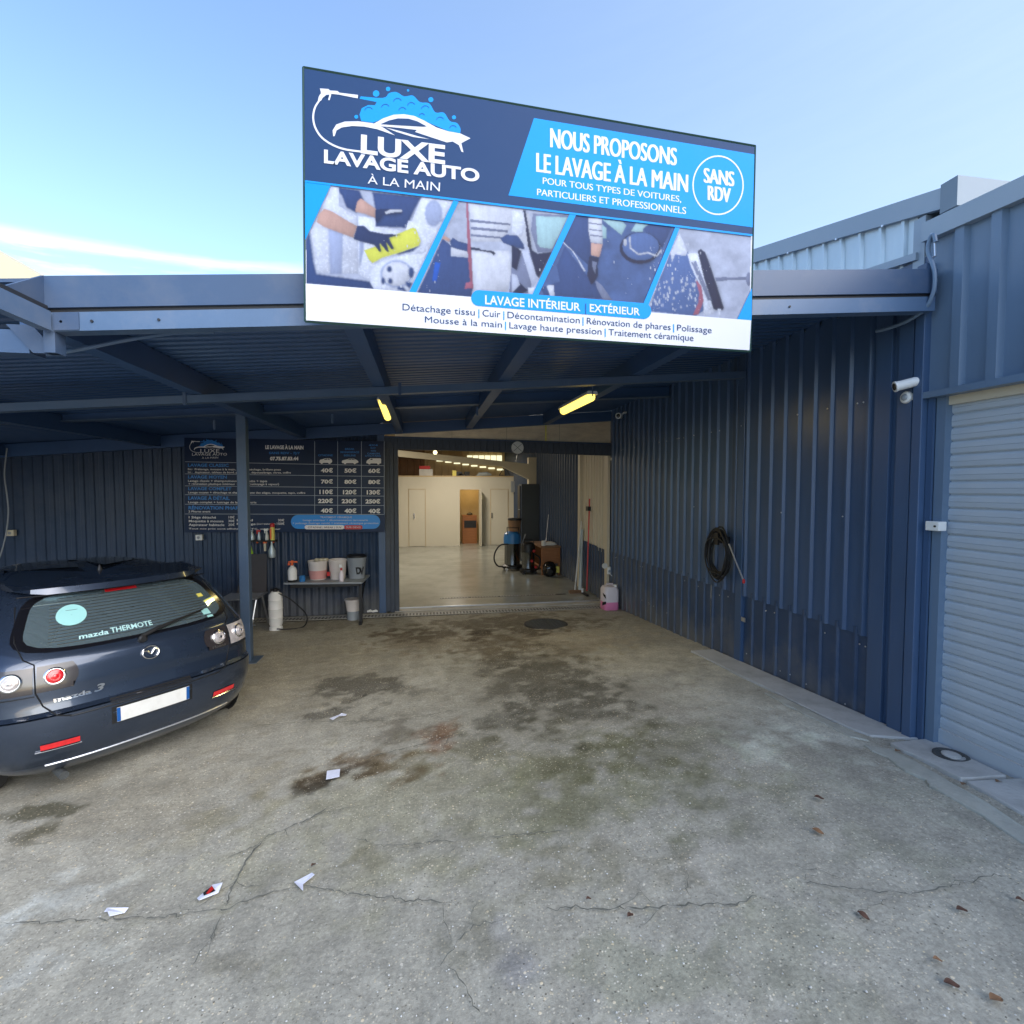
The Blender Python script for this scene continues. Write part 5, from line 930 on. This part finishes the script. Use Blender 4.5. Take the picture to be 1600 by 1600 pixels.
GX, GY = np.meshgrid(np.arange(474, 1178, 1.0), np.arange(280, 504, 1.0)); RN = np.random.RandomState(4)
def s2l(c): c = np.array(c)/255.; return np.where(c < .04, c/12.92, ((c+.055)/1.055)**2.4)/2.15
PC = {'p_'+k: s2l(v) for k, v in dict(skin=(206,168,160), glove=(44,60,104), sponge=(222,226,96), foam=(216,224,248), foam2=(168,182,222), bgl=(196,206,236), bgd=(58,82,138), bgm=(84,112,172), pred=(176,104,132), pblue=(22,100,214), glassp=(168,206,220), greyp=(126,136,172), silverp=(206,212,232), blackp=(34,46,84)).items()}
def inside(P):
    m = np.zeros(GX.shape, bool); n = len(P)
    for i in range(n):
        x0_, y0_ = P[i]; x1_, y1_ = P[(i+1) % n]
        if y0_ == y1_: continue
        m ^= ((GY < y0_) != (GY < y1_)) & (GX < (x1_-x0_)*(GY-y0_)/(y1_-y0_)+x0_)
    return m.astype(float)
def blur(a, r_):
    for _ in range(2):
        for ax in (0, 1):
            c_ = [np.roll(a, k, ax) for k in range(-r_, r_+1)]; a = sum(c_)/len(c_)
    return a
NF = vnoise(GX*.02, GY*.02, 3, 31, 5); NS = vnoise(GX*.02, GY*.004, 14, 32, 4); NP = vnoise(GX*.02, GY*.02, 18, 33, 3)
img = np.zeros(GX.shape+(3,)); img[:] = PC['p_bgl']; owner = np.zeros(GX.shape, int)
DIV = [((712.6,314),(644.3,457.5)), ((895,335),(836.5,460)), ((1058.5,355.7),(1005,476))]
for (xa, ya), (xb, yb_) in DIV: owner += (GX > xa+(xb-xa)*(GY-ya)/(yb_-ya)).astype(int)
for k, (quad, base_, items, nm) in enumerate(PICS):
    own = owner == k; img[own] = PC[base_]; img[own] *= (.62+.62*NF[own])[:, None]
    for i, (m_, S, ps) in enumerate(items):
        soft = 2 if m_ in ('p_bgd', 'p_foam2', 'p_bgm') and k == 0 else 1
        for p in ps:
            px_ = [S(*q) for q in p]; mk = inside(px_); core = .55*mk+.45*blur(mk, soft) if soft == 1 else blur(mk, 1); inner = blur(mk, 4)
            xm, ym = np.mean(px_, 0); ex = np.ptp(px_, 0)+4; shade = (1+.34*(inner-.6)+.14*(NP-.5)+.2*(NS-.5))*np.clip(1-.42*((GX-xm)/ex[0]*.5+(GY-ym)/ex[1]*.9), .6, 1.4); rgb = PC[m_]
            if m_ in ('p_foam', 'p_silverp'): shade = shade*(.88+.30*NF)+(.12 if m_ == 'p_foam' else .0)*(NP > .62)
            sh = np.roll(np.roll(blur(mk, 2), 2, 0), 2, 1)*own
            if m_ in ('p_sponge', 'p_skin', 'p_glove', 'p_blackp'): img *= (1-.35*sh*(1-mk))[..., None]
            al = (core*own)[..., None]; img = img*(1-al)+rgb*shade[..., None]*al
# spray, droplets and glints
for k, cnt, x0_, x1_, y0_, y1_ in ((0, 70, 600, 690, 350, 455), (1, 10, 740, 870, 400, 460), (2, 12, 860, 1000, 350, 465), (3, 150, 1015, 1110, 380, 485)):
    for _ in range(cnt):
        cx, cy = RN.uniform(x0_, x1_), RN.uniform(y0_, y1_); q = int(cy-280), int(cx-474); rr = RN.choice([0, 0, 1]) ; sl_ = img[q[0]-rr:q[0]+1+2*rr, q[1]-0:q[1]+1+rr]; sl_ += (s2l((225, 232, 250))-sl_)*RN.uniform(.25, .8)
img *= (.97+.06*RN.rand(*GX.shape))[..., None]; img = np.clip(img, .01, .9)
pm = bpy.data.materials.new('printed_photo'); pm.use_nodes = True; vcn = pm.node_tree.nodes.new('ShaderNodeVertexColor'); vcn.layer_name = 'print'; pb_ = pm.node_tree.nodes['Principled BSDF']; pm.node_tree.links.new(vcn.outputs[0], pb_.inputs['Base Color']); pb_.inputs['Roughness'].default_value = .55; pb_.inputs['Specular IOR Level'].default_value = .2; MT['photo'] = pm
ytop = lambda x: 282+(x-476.5)*(367.5-282)/699-.5
ybot = lambda x: np.interp(x, [476, 737, 841, 1016, 1175], [445, 466, 476, 490, 503])
keep = (GX > 475.8) & (GX < 1175.2) & (GY > ytop(GX)-1) & (GY < ybot(GX)) & (GX < 1178.8-(GY-229.6)*.0246-1.2) & (GX > 475.3+(GY-107)*.0074+.6)
P3 = None
for k, (quad, base_, items, nm) in enumerate(PICS):
    msk_ = keep & (owner == k); fm = msk_[:-1, :-1] & keep[1:, :-1] & keep[:-1, 1:] & keep[1:, 1:]; jj, ii = np.nonzero(fm); Wd = GX.shape[1]
    qd = np.stack([jj*Wd+ii, (jj+1)*Wd+ii, (jj+1)*Wd+ii+1, jj*Wd+ii+1], 1); uq, inv = np.unique(qd, return_inverse=True); inv = inv.reshape(qd.shape)
    xs_ = GX.ravel()[uq]; ys_ = GY.ravel()[uq]; X_ = (xs_-800)/800; z_ = -(ys_-800)/800; Y_ = math.cos(PT)+z_*math.sin(PT); Z_ = z_*math.cos(PT)-math.sin(PT); rx, ry = X_*CC+Y_*SS, -X_*SS+Y_*CC
    yy = Ys-.0012*1.2; t_ = yy/ry; co = np.stack([t_*rx, np.full_like(rx, yy), CH+t_*Z_], 1)-np.array(sg.location)
    me = bpy.data.meshes.new(nm); me.vertices.add(len(co)); me.vertices.foreach_set('co', co.astype(np.float32).ravel()); me.loops.add(inv.size); me.loops.foreach_set('vertex_index', inv.ravel().astype(np.int32))
    me.polygons.add(len(inv)); me.polygons.foreach_set('loop_start', np.arange(0, inv.size, 4, dtype=np.int32)); me.polygons.foreach_set('loop_total', np.full(len(inv), 4, dtype=np.int32)); me.update()
    at = me.color_attributes.new('print', 'FLOAT_COLOR', 'POINT'); at.data.foreach_set('color', np.concatenate([img.reshape(-1, 3)[uq], np.ones((len(uq), 1))], 1).astype(np.float32).ravel())
    me.materials.append(pm); o = bpy.data.objects.new(nm, me); sc.collection.objects.link(o); o.parent = sg
flat([[(476.5,283),(516.7,290),(476.8,375)], [S4(1408,755), S4(1500,560), S4(1497,762)]], SP(5), 'sgn_blue', sg, 'blue_triangle')
flat([[(708.6,313),(716.7,315),(649.6,458),(639,457)], [(890,334.5),(900,336),(841,461),(832,460)], [(1055,355),(1062,356.5),(1009,487),(1000,487)]], SP(5), 'sgn_blue', sg, 'blue_divider')
flat([[(477.5,443),(737,464),(841,473),(1016,488),(1173.8,500.5),(1171,547.3),(478.2,500.4)]], SP(5.5), 'sgn_white', sg, 'footer_panel')
pl_ = []; r = 12.4
for cx, cy, a0 in ((1006, 486, -math.pi/2), (748, 465.5, math.pi/2)):
    for i in range(9): a = a0+math.pi*i/8; pl_.append((cx+r*.95*math.cos(a), cy+r*math.sin(a)))
flat([pl_], SP(7), 'sgn_blue', sg, 'blue_pill')
def TP(s, x0, x1, f0, f1, capy, basey, bold, m, k=8, res=4):
    g = lambda l, x: l[0][1]+(l[1][1]-l[0][1])*(x-l[0][0])/(l[1][0]-l[0][0]); text_on(s, [(x0, g(capy, x0)), (x1, g(capy, x1)), (x1, g(basey, x1)), (x0, g(basey, x0))], SP(k), m, sg, bold, res)
ca, ba = ((758,461),(1000,481.5)), ((758,475),(1000,492.7))
TP('LAVAGE INTÉRIEUR', 758, 907, 0, 0, ca, ba, .02, 'sgn_white'); TP('|', 914.3, 916, 0, 0, ca, ba, .01, 'sgn_blue_d'); TP('EXTÉRIEUR', 921.5, 1000, 0, 0, ca, ba, .02, 'sgn_white')
ca, ba = ((630,474.3),(1058.7,507)), ((630,484.6),(1058.7,516.6))
for s, a, b in (('Détachage tissu', 629, 742), ('Cuir', 754, 782), ('Décontamination', 793, 906), ('Rénovation de phares', 917, 1048), ('Polissage', 1058, 1112)): TP(s, a, b, 0, 0, ca, ba, .0, 'sgn_ink', 7)
for x in (748.3, 787.3, 911, 1052.6): TP('|', x-.8, x+.8, 0, 0, ca, ba, 0, 'sgn_blue', 7)
ca, ba = ((664,494),(951,513.8)), ((664,503.6),(951,523.6))
for s, a, b in (('Mousse à la main', 664, 784.5), ('Lavage haute pression', 796, 940), ('Traitement céramique', 951, 1083.7)): TP(s, a, b, 0, 0, ca, ba, .0, 'sgn_ink', 7)
for x in (790, 945.7): TP('|', x-.8, x+.8, 0, 0, ca, ba, 0, 'sgn_blue', 7)

# ------------------------------------------------------------------ the car
CS = .90
car = thing('parked_car', 'dark grey blue hatchback parked under the canopy, seen from its tail', 'car', (-1.78, 3.69, .0), .837)
car.scale = (CS, CS, CS)
# level: z, rear y, half width, rear rounding depth, front y
LV = [(.20,.16,.70,.40,4.1),(.26,.08,.80,.45,4.25),(.36,.03,.855,.46,4.33),(.48,.0,.872,.46,4.36),(.56,-.005,.876,.45,4.36),(.635,.0,.877,.44,4.34),(.66,.045,.874,.42,4.3),(.72,.06,.876,.40,4.28),(.82,.07,.872,.38,4.15),(.90,.085,.862,.37,3.75),(.97,.11,.846,.36,3.35),(1.02,.15,.822,.34,3.2),(1.08,.20,.79,.32,3.05),(1.16,.27,.752,.30,2.88),(1.24,.345,.712,.28,2.7),(1.31,.42,.675,.26,2.5),(1.37,.50,.64,.25,2.3),(1.41,.60,.60,.28,2.12),(1.44,.80,.53,.32,1.95),(1.46,1.10,.46,.3,1.85),(1.472,1.30,.25,.12,1.7),(1.476,1.45,.06,.03,1.55)]
LVA = np.array(LV)
def lev(z): return [np.interp(z, LVA[:, 0], LVA[:, i]) for i in range(1, 5)]
def surf(u, z, off=0):          # rear face: u in [-1,1] over the width
    def P(u, z):
        yr_, wd, D, yf = lev(z); n = 3.3; return Vector((u*wd, yr_+D*(1-max(0, 1-abs(u)**n)**(1/n))*.8+.05*u*u, z))
    p = P(u, z)
    if off:
        e = .004; du = P(u+e, z)-P(u-e, z); dz = P(u, min(z+.01, 1.46))-P(u, z-.01); nn = du.cross(dz).normalized()
        if nn.y > 0 and abs(u) < .9: nn = -nn
        p = p+nn*off
    return p
def section(z):
    yr_, wd, D, yf = lev(z); pts = []
    us = [math.sin(math.pi/2*t) for t in np.linspace(-1, 1, 25)]
    rear = [surf(u, z) for u in us]; ys = rear[-1].y
    side = [Vector((wd*(1-.0*t), ys+(yf-.6-ys)*t, z)) for t in (.1, .25, .4, .55, .7, .85)]
    front = [Vector((wd*math.cos(a)**.6 if math.cos(a) > 0 else 0, yf-.6+.6*math.sin(a), z)) for a in np.linspace(.05, math.pi/2, 9)]
    right = rear+side+front; left = [Vector((-p.x, p.y, p.z)) for p in (side+front[:-1])][::-1]
    return right+left
def carloft(zs, m, nm, cap_top=False, cap_bot=False, shrink=0):
    mb = MB(); vs = []; S_ = [section(z) for z in zs]; n = len(S_[0])
    for s in S_: vs += s
    fs = [(i*n+k, i*n+(k+1) % n, (i+1)*n+(k+1) % n, (i+1)*n+k) for i in range(len(zs)-1) for k in range(n)]
    if cap_top: fs.append(tuple((len(zs)-1)*n+k for k in range(n)))
    if cap_bot: fs.append(tuple(range(n-1, -1, -1)))
    mb.add(vs, fs); return mb.obj(nm, m, car, smooth=True, local=True)
zs = sorted(set(list(np.linspace(.64, 1.46, 36))+[.66, 1.464, 1.468, 1.472, 1.476]))
carloft(zs, 'paint', 'body', True, True)
carloft(list(np.linspace(.30, .632, 10)), 'paint', 'rear_bumper', True, True)
carloft([.20, .24, .28, .30], 'paint_low', 'underbody', True, True)
def patch(us, zs_, m, nm, off, par=car, fn=None):     # grid patch; fn(s,t)->(u,z)
    mb = MB(); vs = []; a, b = len(us), len(zs_)
    for t in zs_:
        for s in us: u, z = fn(s, t) if fn else (s, t); vs.append(surf(u, z, off))
    mb.add(vs, [(j*a+i, j*a+i+1, (j+1)*a+i+1, (j+1)*a+i) for j in range(b-1) for i in range(a-1)]); return mb.obj(nm, m, par, smooth=True, local=True, fix=False)
def superel(cu, cz_, ru, rz, n=4):
    def fn(s, t): # s angle, t radius
        c, q = math.cos(s), math.sin(s); k = (abs(c)**n+abs(q)**n)**(-1/n); return cu+ru*c*k*t, cz_+rz*q*k*t
    return fn
ang = np.linspace(0, 2*math.pi, 49); rad = np.linspace(.02, 1, 9)
def winf(s, t):
    u, z = superel(0, 1.195, .79, .160, 5)(s, t); u *= 1+.05*(1.36-z)/.35; return u*1.0, z+.012*(1-(u/.8)**2)*(1 if z > 1.15 else -.6)
patch(ang, rad, 'black_gloss', 'window_surround', .004, fn=lambda s, t: (winf(s, t)[0]*1.09, 1.185+(winf(s, t)[1]-1.185)*1.12))
gl = patch(ang, rad, 'carglass', 'rear_window', .007, fn=winf)
gl.name = 'rear_window'
mb = MB()
for i in range(15):
    z = 1.05+i*.019; hw = .66 if 1.06 < z < 1.29 else .6
    mb.tube([surf(u, z+.006*(1-u*u), .0085) for u in np.linspace(-hw, hw, 20)], .0022, 4)
mb.obj('heating_wire', 'black', gl, local=True)
patch(np.linspace(0, 2*math.pi, 33), [.02, 1], 'sticker', 'round_sticker', .011, fn=lambda s, t: (-.50+.115*math.cos(s)*t, 1.215+.062*math.sin(s)*t))
patch([.58, .66], [1.06, 1.10], 'sticker', 'small_sticker', .011); patch([.60, .66], [1.035, 1.05], 'sticker', 'small_sticker', .011); patch([.66, .72], [1.19, 1.215], 'yellow', 'tax_sticker', .011)
patch(np.linspace(-.19, .12, 8), [1.325, 1.352], 'redlens', 'brake_light', .012)
def cartext(s, u0, u1, z0, z1, m, bold, off, shear=0, slope=0):
    vs, fs = txt_mesh(s, bold, 3, shear); x0 = min(v[0] for v in vs); x1 = max(v[0] for v in vs); cap = max(v[1] for v in txt_mesh('H', bold, 2)[0])
    pts = [surf(u0+(u1-u0)*(v[0]-x0)/(x1-x0), z0+(z1-z0)*v[1]/cap+slope*(v[0]-x0)/(x1-x0), off) for v in vs]; return MB().add(pts, fs).obj('lettering', m, car, local=True, fix=False)
cartext('mazda', -.46, -.25, 1.065, 1.092, 'lettercar', .02, .011); cartext('THERMOTE', -.235, .10, 1.068, 1.098, 'lettercar', .02, .011)
cartext('mazda', -.62, -.40, .712, .742, 'chrome', .03, .006); cartext('3', -.385, -.315, .716, .762, 'chrome', .03, .006, .3); cartext('ⓜMotion', .52, .66, .78, .80, 'chrome', .0, .006) if False else cartext('Motion', .54, .67, .795, .815, 'chrome', .0, .006)
# emblem
cu_, ce_ = 0.02, .895
mb = MB().tube([surf(cu_+.062*math.cos(a), ce_+.043*math.sin(a), .010) for a in np.linspace(0, 2*math.pi, 33)], .006, 6, False)
mb.tube([surf(cu_+x, ce_+z, .011) for x, z in ((-.055,.012),(-.03,.018),(-.012,.0),(0,-.012),(.012,.0),(.03,.018),(.055,.012))], [.004, .009, .007, .006, .007, .009, .004], 6); mb.obj('badge', 'chrome', car, smooth=True, local=True)
# tail lamps: case and round lenses
for s in (-1, 1):
    cs = patch(np.linspace(.47, .71, 8)*s, np.linspace(.79, .95, 6), 'lampcase', 'tail_lamp', .006, fn=lambda a, t: (a+(.05*s*(1 if abs(a) < .5 else 0)*((t-.8775)/.0875)**2), t))
    co = patch(np.linspace(.73, .95, 10)*s, np.linspace(.79, .95, 6), 'clearlens' if s > 0 else 'lampcase', 'tail_lamp', .006)
    for cu2, m2, par in ((.61, 'redlens' if s < 0 else 'clearlens', cs), (.84, 'clearlens', co)):
        cc = surf(cu2*s, .878, .012); n_ = (surf(cu2*s, .878, .05)-surf(cu2*s, .878, 0)).normalized(); R = n_.to_track_quat('Z', 'Y').to_matrix(); rr = .058
        MB().lathe([(rr, -.01), (rr, .006), (rr*.86, .012), (rr*.84, .004)], cc, 28, R).obj('bezel', 'chrome', par, smooth=True, local=True); MB().lathe([(rr*.55, .016), (rr*.55, .026), (rr*.45, .027), (rr*.43, .02)], cc, 24, R).obj('inner_ring', m2, par, local=True); MB().lathe([(rr*.25, .02), (rr*.18, .030), (.002, .032)], cc, 14, R).obj('bulb', 'chrome' if m2 != 'redlens' else 'redlens', par, smooth=True, local=True); MB().lathe([(rr*.84, .0), (rr*.7, .014), (rr*.3, .022), (.005, .024)], cc, 24, R).obj('lens', m2, par, smooth=True, local=True)
# seams
def seam(pts, nm='seam', r=.0045, m='black', off=.001): return MB().tube([surf(u, z, off) for u, z in pts], r, 5).obj(nm, m, car, local=True)
for s in (-1, 1): seam([(s*.90, 1.30), (s*.86, 1.10), (s*.79, 1.0), (s*.725, .965), (s*.72, .90), (s*.715, .79), (s*.68, .70), (s*.62, .635), (s*.54, .615)], 'hatch_seam')
seam([(u, .612) for u in np.linspace(-.55, .55, 14)], 'hatch_seam'); [seam([(sg_*u, .77-.0*u) for u in np.linspace(.72, .97, 10)], 'bumper_seam', .004) for sg_ in (-1, 1)]
seam([(u, .30) for u in np.linspace(-.72, .72, 20)], 'bumper_trim', .006, 'alu', .004)
patch(np.linspace(-.30, .30, 10), [.475, .595], 'black', 'plate_recess', .003); patch(np.linspace(-.27, .27, 10), [.485, .585], 'white_dirty', 'number_plate', .010); patch(np.linspace(-.27, -.245, 3), [.487, .583], 'sgn_blue_d', 'plate_band', .0115); patch(np.linspace(.245, .27, 3), [.487, .583], 'sgn_blue_d', 'plate_band', .0115); patch(np.linspace(-.30, .30, 8), [.625, .65], 'black', 'handle_recess', .004)
for s in (-1, 1):
    patch(np.linspace(.50, .72, 8)*s, [.425, .462], 'redlens', 'reflector', .006); seam([(s*u, .415) for u in np.linspace(.49, .75, 8)], 'reflector_trim', .004, 'chrome', .006)
# spoiler
mb = MB(); vs = []; nsp = 17
for u in np.linspace(-1, 1, nsp):
    x = u*.615; e = max(0, abs(u)-.8)/.2*.035
    vs += [(x, .42+.10*u*u+e*2, 1.362+e), (x, .385+.10*u*u+e*2, 1.370+e), (x, .405+.10*u*u, 1.412), (x, .86, 1.446), (x, .80, 1.39)]
mb.add(vs, [(i*5+k, i*5+(k+1) % 5, (i+1)*5+(k+1) % 5, (i+1)*5+k) for i in range(nsp-1) for k in range(5)]+[(4,3,2,1,0), tuple((nsp-1)*5+k for k in range(5))]); mb.obj('spoiler', 'paint', car, smooth=True, local=True)
MB().tube([(u*.61, .388+.10*u*u, 1.366) for u in np.linspace(-1, 1, 24)], .005, 6).obj('spoiler_lip', 'black_gloss', car, smooth=True, local=True)
MB().lathe([(.022, 0), (.012, .03), (.004, .05)], (0, .9, 1.44), 10).obj('antenna', 'black', car, local=True)
# wiper
wp = MB().tube([surf(-.02, 1.005, .02), surf(.10, 1.03, .03), surf(.35, 1.065, .03), surf(.60, 1.095, .022)], [.018, .014, .009, .005], 6).obj('wiper', 'black', car, smooth=True, local=True)
MB().lathe([(.03, 0), (.03, .015), (.02, .025)], surf(-.02, .995, .005), 14, rotm('X', math.pi/2)).obj('wiper_cap', 'black', wp, local=True)
# side windows, wheels, exhaust
for s in (-1, 1):
    def sp3(y, z, off=.004): yr_, wd, D, yf = lev(z); return (s*(wd+off), y, z)
    for ya, yb, ya2, yb2 in ((1.05, 1.75, 1.15, 1.75), (1.82, 2.75, 1.82, 2.25)):
        MB().poly([sp3(ya, 1.02), sp3(yb, 1.02), sp3((yb+yb2)/2, 1.19), sp3(yb2, 1.36), sp3(ya2, 1.36), sp3((ya+ya2)/2, 1.19)]).obj('side_window', 'black_gloss', car, local=True, fix=False)
    for yw in (.78, 3.45):
        wl_ = MB().lathe([(.20, -.10), (.31, -.10), (.325, -.07), (.325, .07), (.31, .10), (.20, .10)], (s*.78, yw, .325), 30, rotm('Y', math.pi/2)).obj('wheel', 'rubber', car, smooth=True, local=True)
        mb = MB().lathe([(.205, .0), (.205, .02), (.05, .03), (.03, .0)], (s*.86, yw, .325), 24, rotm('Y', s*math.pi/2)); mb.obj('rim', 'alu', wl_, local=True)
        MB().lathe([(.36, -.004), (.36, .004)], (s*.874, yw, .34), 28, rotm('Y', math.pi/2)).obj('wheel_arch', 'rubber', car, local=True)
MB().tube([(-.50, .12, .19), (-.50, .35, .20)], .028, 12).obj('exhaust', 'iron', car, local=True)

# ------------------------------------------------------------------ litter and leaves
def litter(label, px, poly_, m, extra=None):
    q = onG(px[0], px[1]); q.z = gz(q.x, q.y)+.016; t = thing('paper_scrap', label, 'paper', q, group='paper scraps on the ground')
    def pp(a, b, dz=0): p = onG(a, b); return Vector((p.x, p.y, gz(p.x, p.y)+.018+dz))
    n = len(poly_); MB().prism([pp(a, b, .004*((i*7) % 3)) for i, (a, b) in enumerate(poly_)], (0, 0, .002)).obj('sheet', m, t)
    for kk, (mm, pl2) in enumerate(extra or []): MB().poly([pp(a, b, .012+.004*kk) for a, b in pl2]).obj('print', mm, t)
E12 = lambda x, y: (120+x/4, 1360+y/4)
litter('square blue white paper lying on the brown stain', (520,1215), [(511,1209),(531.5,1207),(530.5,1220),(509.5,1222.5)], 'papr')
litter('thin pale strip of paper behind the square paper', (528,1123), [(515,1126),(530,1121),(534,1119.5),(542,1120),(540,1122.5),(530,1124),(520,1128.5)], 'papr')
litter('folded white paper shaped like a hammer near the crack', (475,1385), [E12(1360,98), E12(1470,45), E12(1487,62), E12(1415,110), E12(1415,158), E12(1400,150)], 'papr')
litter('torn packaging scrap with red and black print', (328,1400), [E12(752,200), E12(850,120), E12(912,112), E12(885,165), E12(765,218)], 'papr', [('dark', [E12(790,180), E12(845,135), E12(868,168), E12(795,198)]), ('red', [E12(808,190), E12(845,140), E12(858,160), E12(825,192)])])
litter('white folded paper, leftmost scrap on the ground', (182,1432), [E12(172,285), E12(190,266), E12(325,270), E12(300,290), E12(205,318), E12(192,292)], 'papr')
def leaf(label, px, py, L_, a, m='leafb'):
    L_ *= .78
    q = onG(px, py); q.z = gz(q.x, q.y)+.018; mb = MB(); vs = []; n = 7
    for i in range(n):
        t = i/(n-1); w_ = L_*.34*math.sin(math.pi*min(t*.95+.03, 1))**.8; x = (t-.5)*L_; h_ = .004*math.sin(t*5)
        for s in (-1, 0, 1): vs.append(Vector((x, s*w_, h_+abs(s)*.003)))
    R = rotm('Z', a); vs = [R @ v+q for v in vs]; mb.add(vs, [(3*i+k, 3*i+k+1, 3*i+k+4, 3*i+k+3) for i in range(n-1) for k in range(2)])
    o = mb.obj('dead_leaf', m, smooth=True, fix=False)
    off = Vector(q); o.data.transform(Matrix.Translation(-off)); o.location = off; tag(o, label, 'leaf', 'dead leaves on the ground')
leaf('orange fallen leaf at the foot of the corner by the roller door', 1453, 1151, .07, -.5, 'leafo')
for i, (px, py, L_, a, m, lb_) in enumerate(((1280,1252,.055,-.5,'leafb','dark leaf farthest back on the open yard at the right'), (1278,1305,.06,-.9,'wood_dark','rusty brown leaf just in front of the farthest dark leaf'), (1349,1438,.05,-1.1,'leafb','dark narrow leaf in the middle of the right foreground'), (1503,1429,.05,-.2,'leafb','dark curled leaf right of the narrow leaf'),
    (1465,1508,.035,-.4,'wood_dark','small red brown leaf in the right foreground'), (1487,1546,.055,-.4,'leafb','long dark leaf near the bottom right'), (1556,1569,.055,0,'wood_dark','broad brown leaf nearest the bottom right corner'), (1595,1414,.04,-.5,'leafb','dark leaf at the right edge of the picture'), (490,1357,.035,.9,'leafb','small round black leaf behind the hammer shaped paper'), (985,1437,.04,.4,'leafb','crumpled dark leaf on the central crack'), (920,1411,.03,.2,'leafb','tiny dark leaf just above the central crack'), (1403,1178,.05,.1,'wood_dark','brown leaf lying on the slab joint'), (1505,1230,.05,.4,'wood_dark','brown leaf in the corner of the slab joint'), (1560,1226,.05,.2,'wood_dark','brown leaf on the joint beside the roller door'))):
    leaf(lb_, px, py, L_, a, m)
# pebbles
mb = MB(); 
for i in range(520):
    px, py = random.uniform(-50, 1650), 1000+600*random.random()**.6; q = onG(px, min(py, 1640))
    if q.x > 2.5: continue
    s = random.uniform(.0018, .0045); z = gz(q.x, q.y)+.010
    mb.add([(q.x+s*math.cos(a)*random.uniform(.7, 1.3), q.y+s*math.sin(a)*random.uniform(.7, 1.3), z) for a in (0, 1.26, 2.5, 3.77, 5.03)]+[(q.x, q.y, z+s*.9)], [(k, (k+1) % 5, 5) for k in range(5)])
o = mb.obj('gravel', 'slab', fix=False); tag(o, 'loose pale grit scattered over the yard', 'gravel', kind='stuff')

# ------------------------------------------------------------------ building beyond, at the left
cbld = thing('cream_building', 'sunlit cream gable of a building behind the canopy at the left edge', 'building', (-18, 12, 0))
Yg = 12.0; a = onY(0, 395, Yg); b = onY(72, 436, Yg); sl = (b.z-a.z)/(b.x-a.x); x0 = a.x-5; x1 = b.x+3
MB().prism([(x0, Yg, 0), (x1, Yg, 0), (x1, Yg, a.z+sl*(x1-a.x)), (x0, Yg, a.z+sl*(x0-a.x))], (0, 8, 0)).obj('gable_wall', 'stucco', cbld)
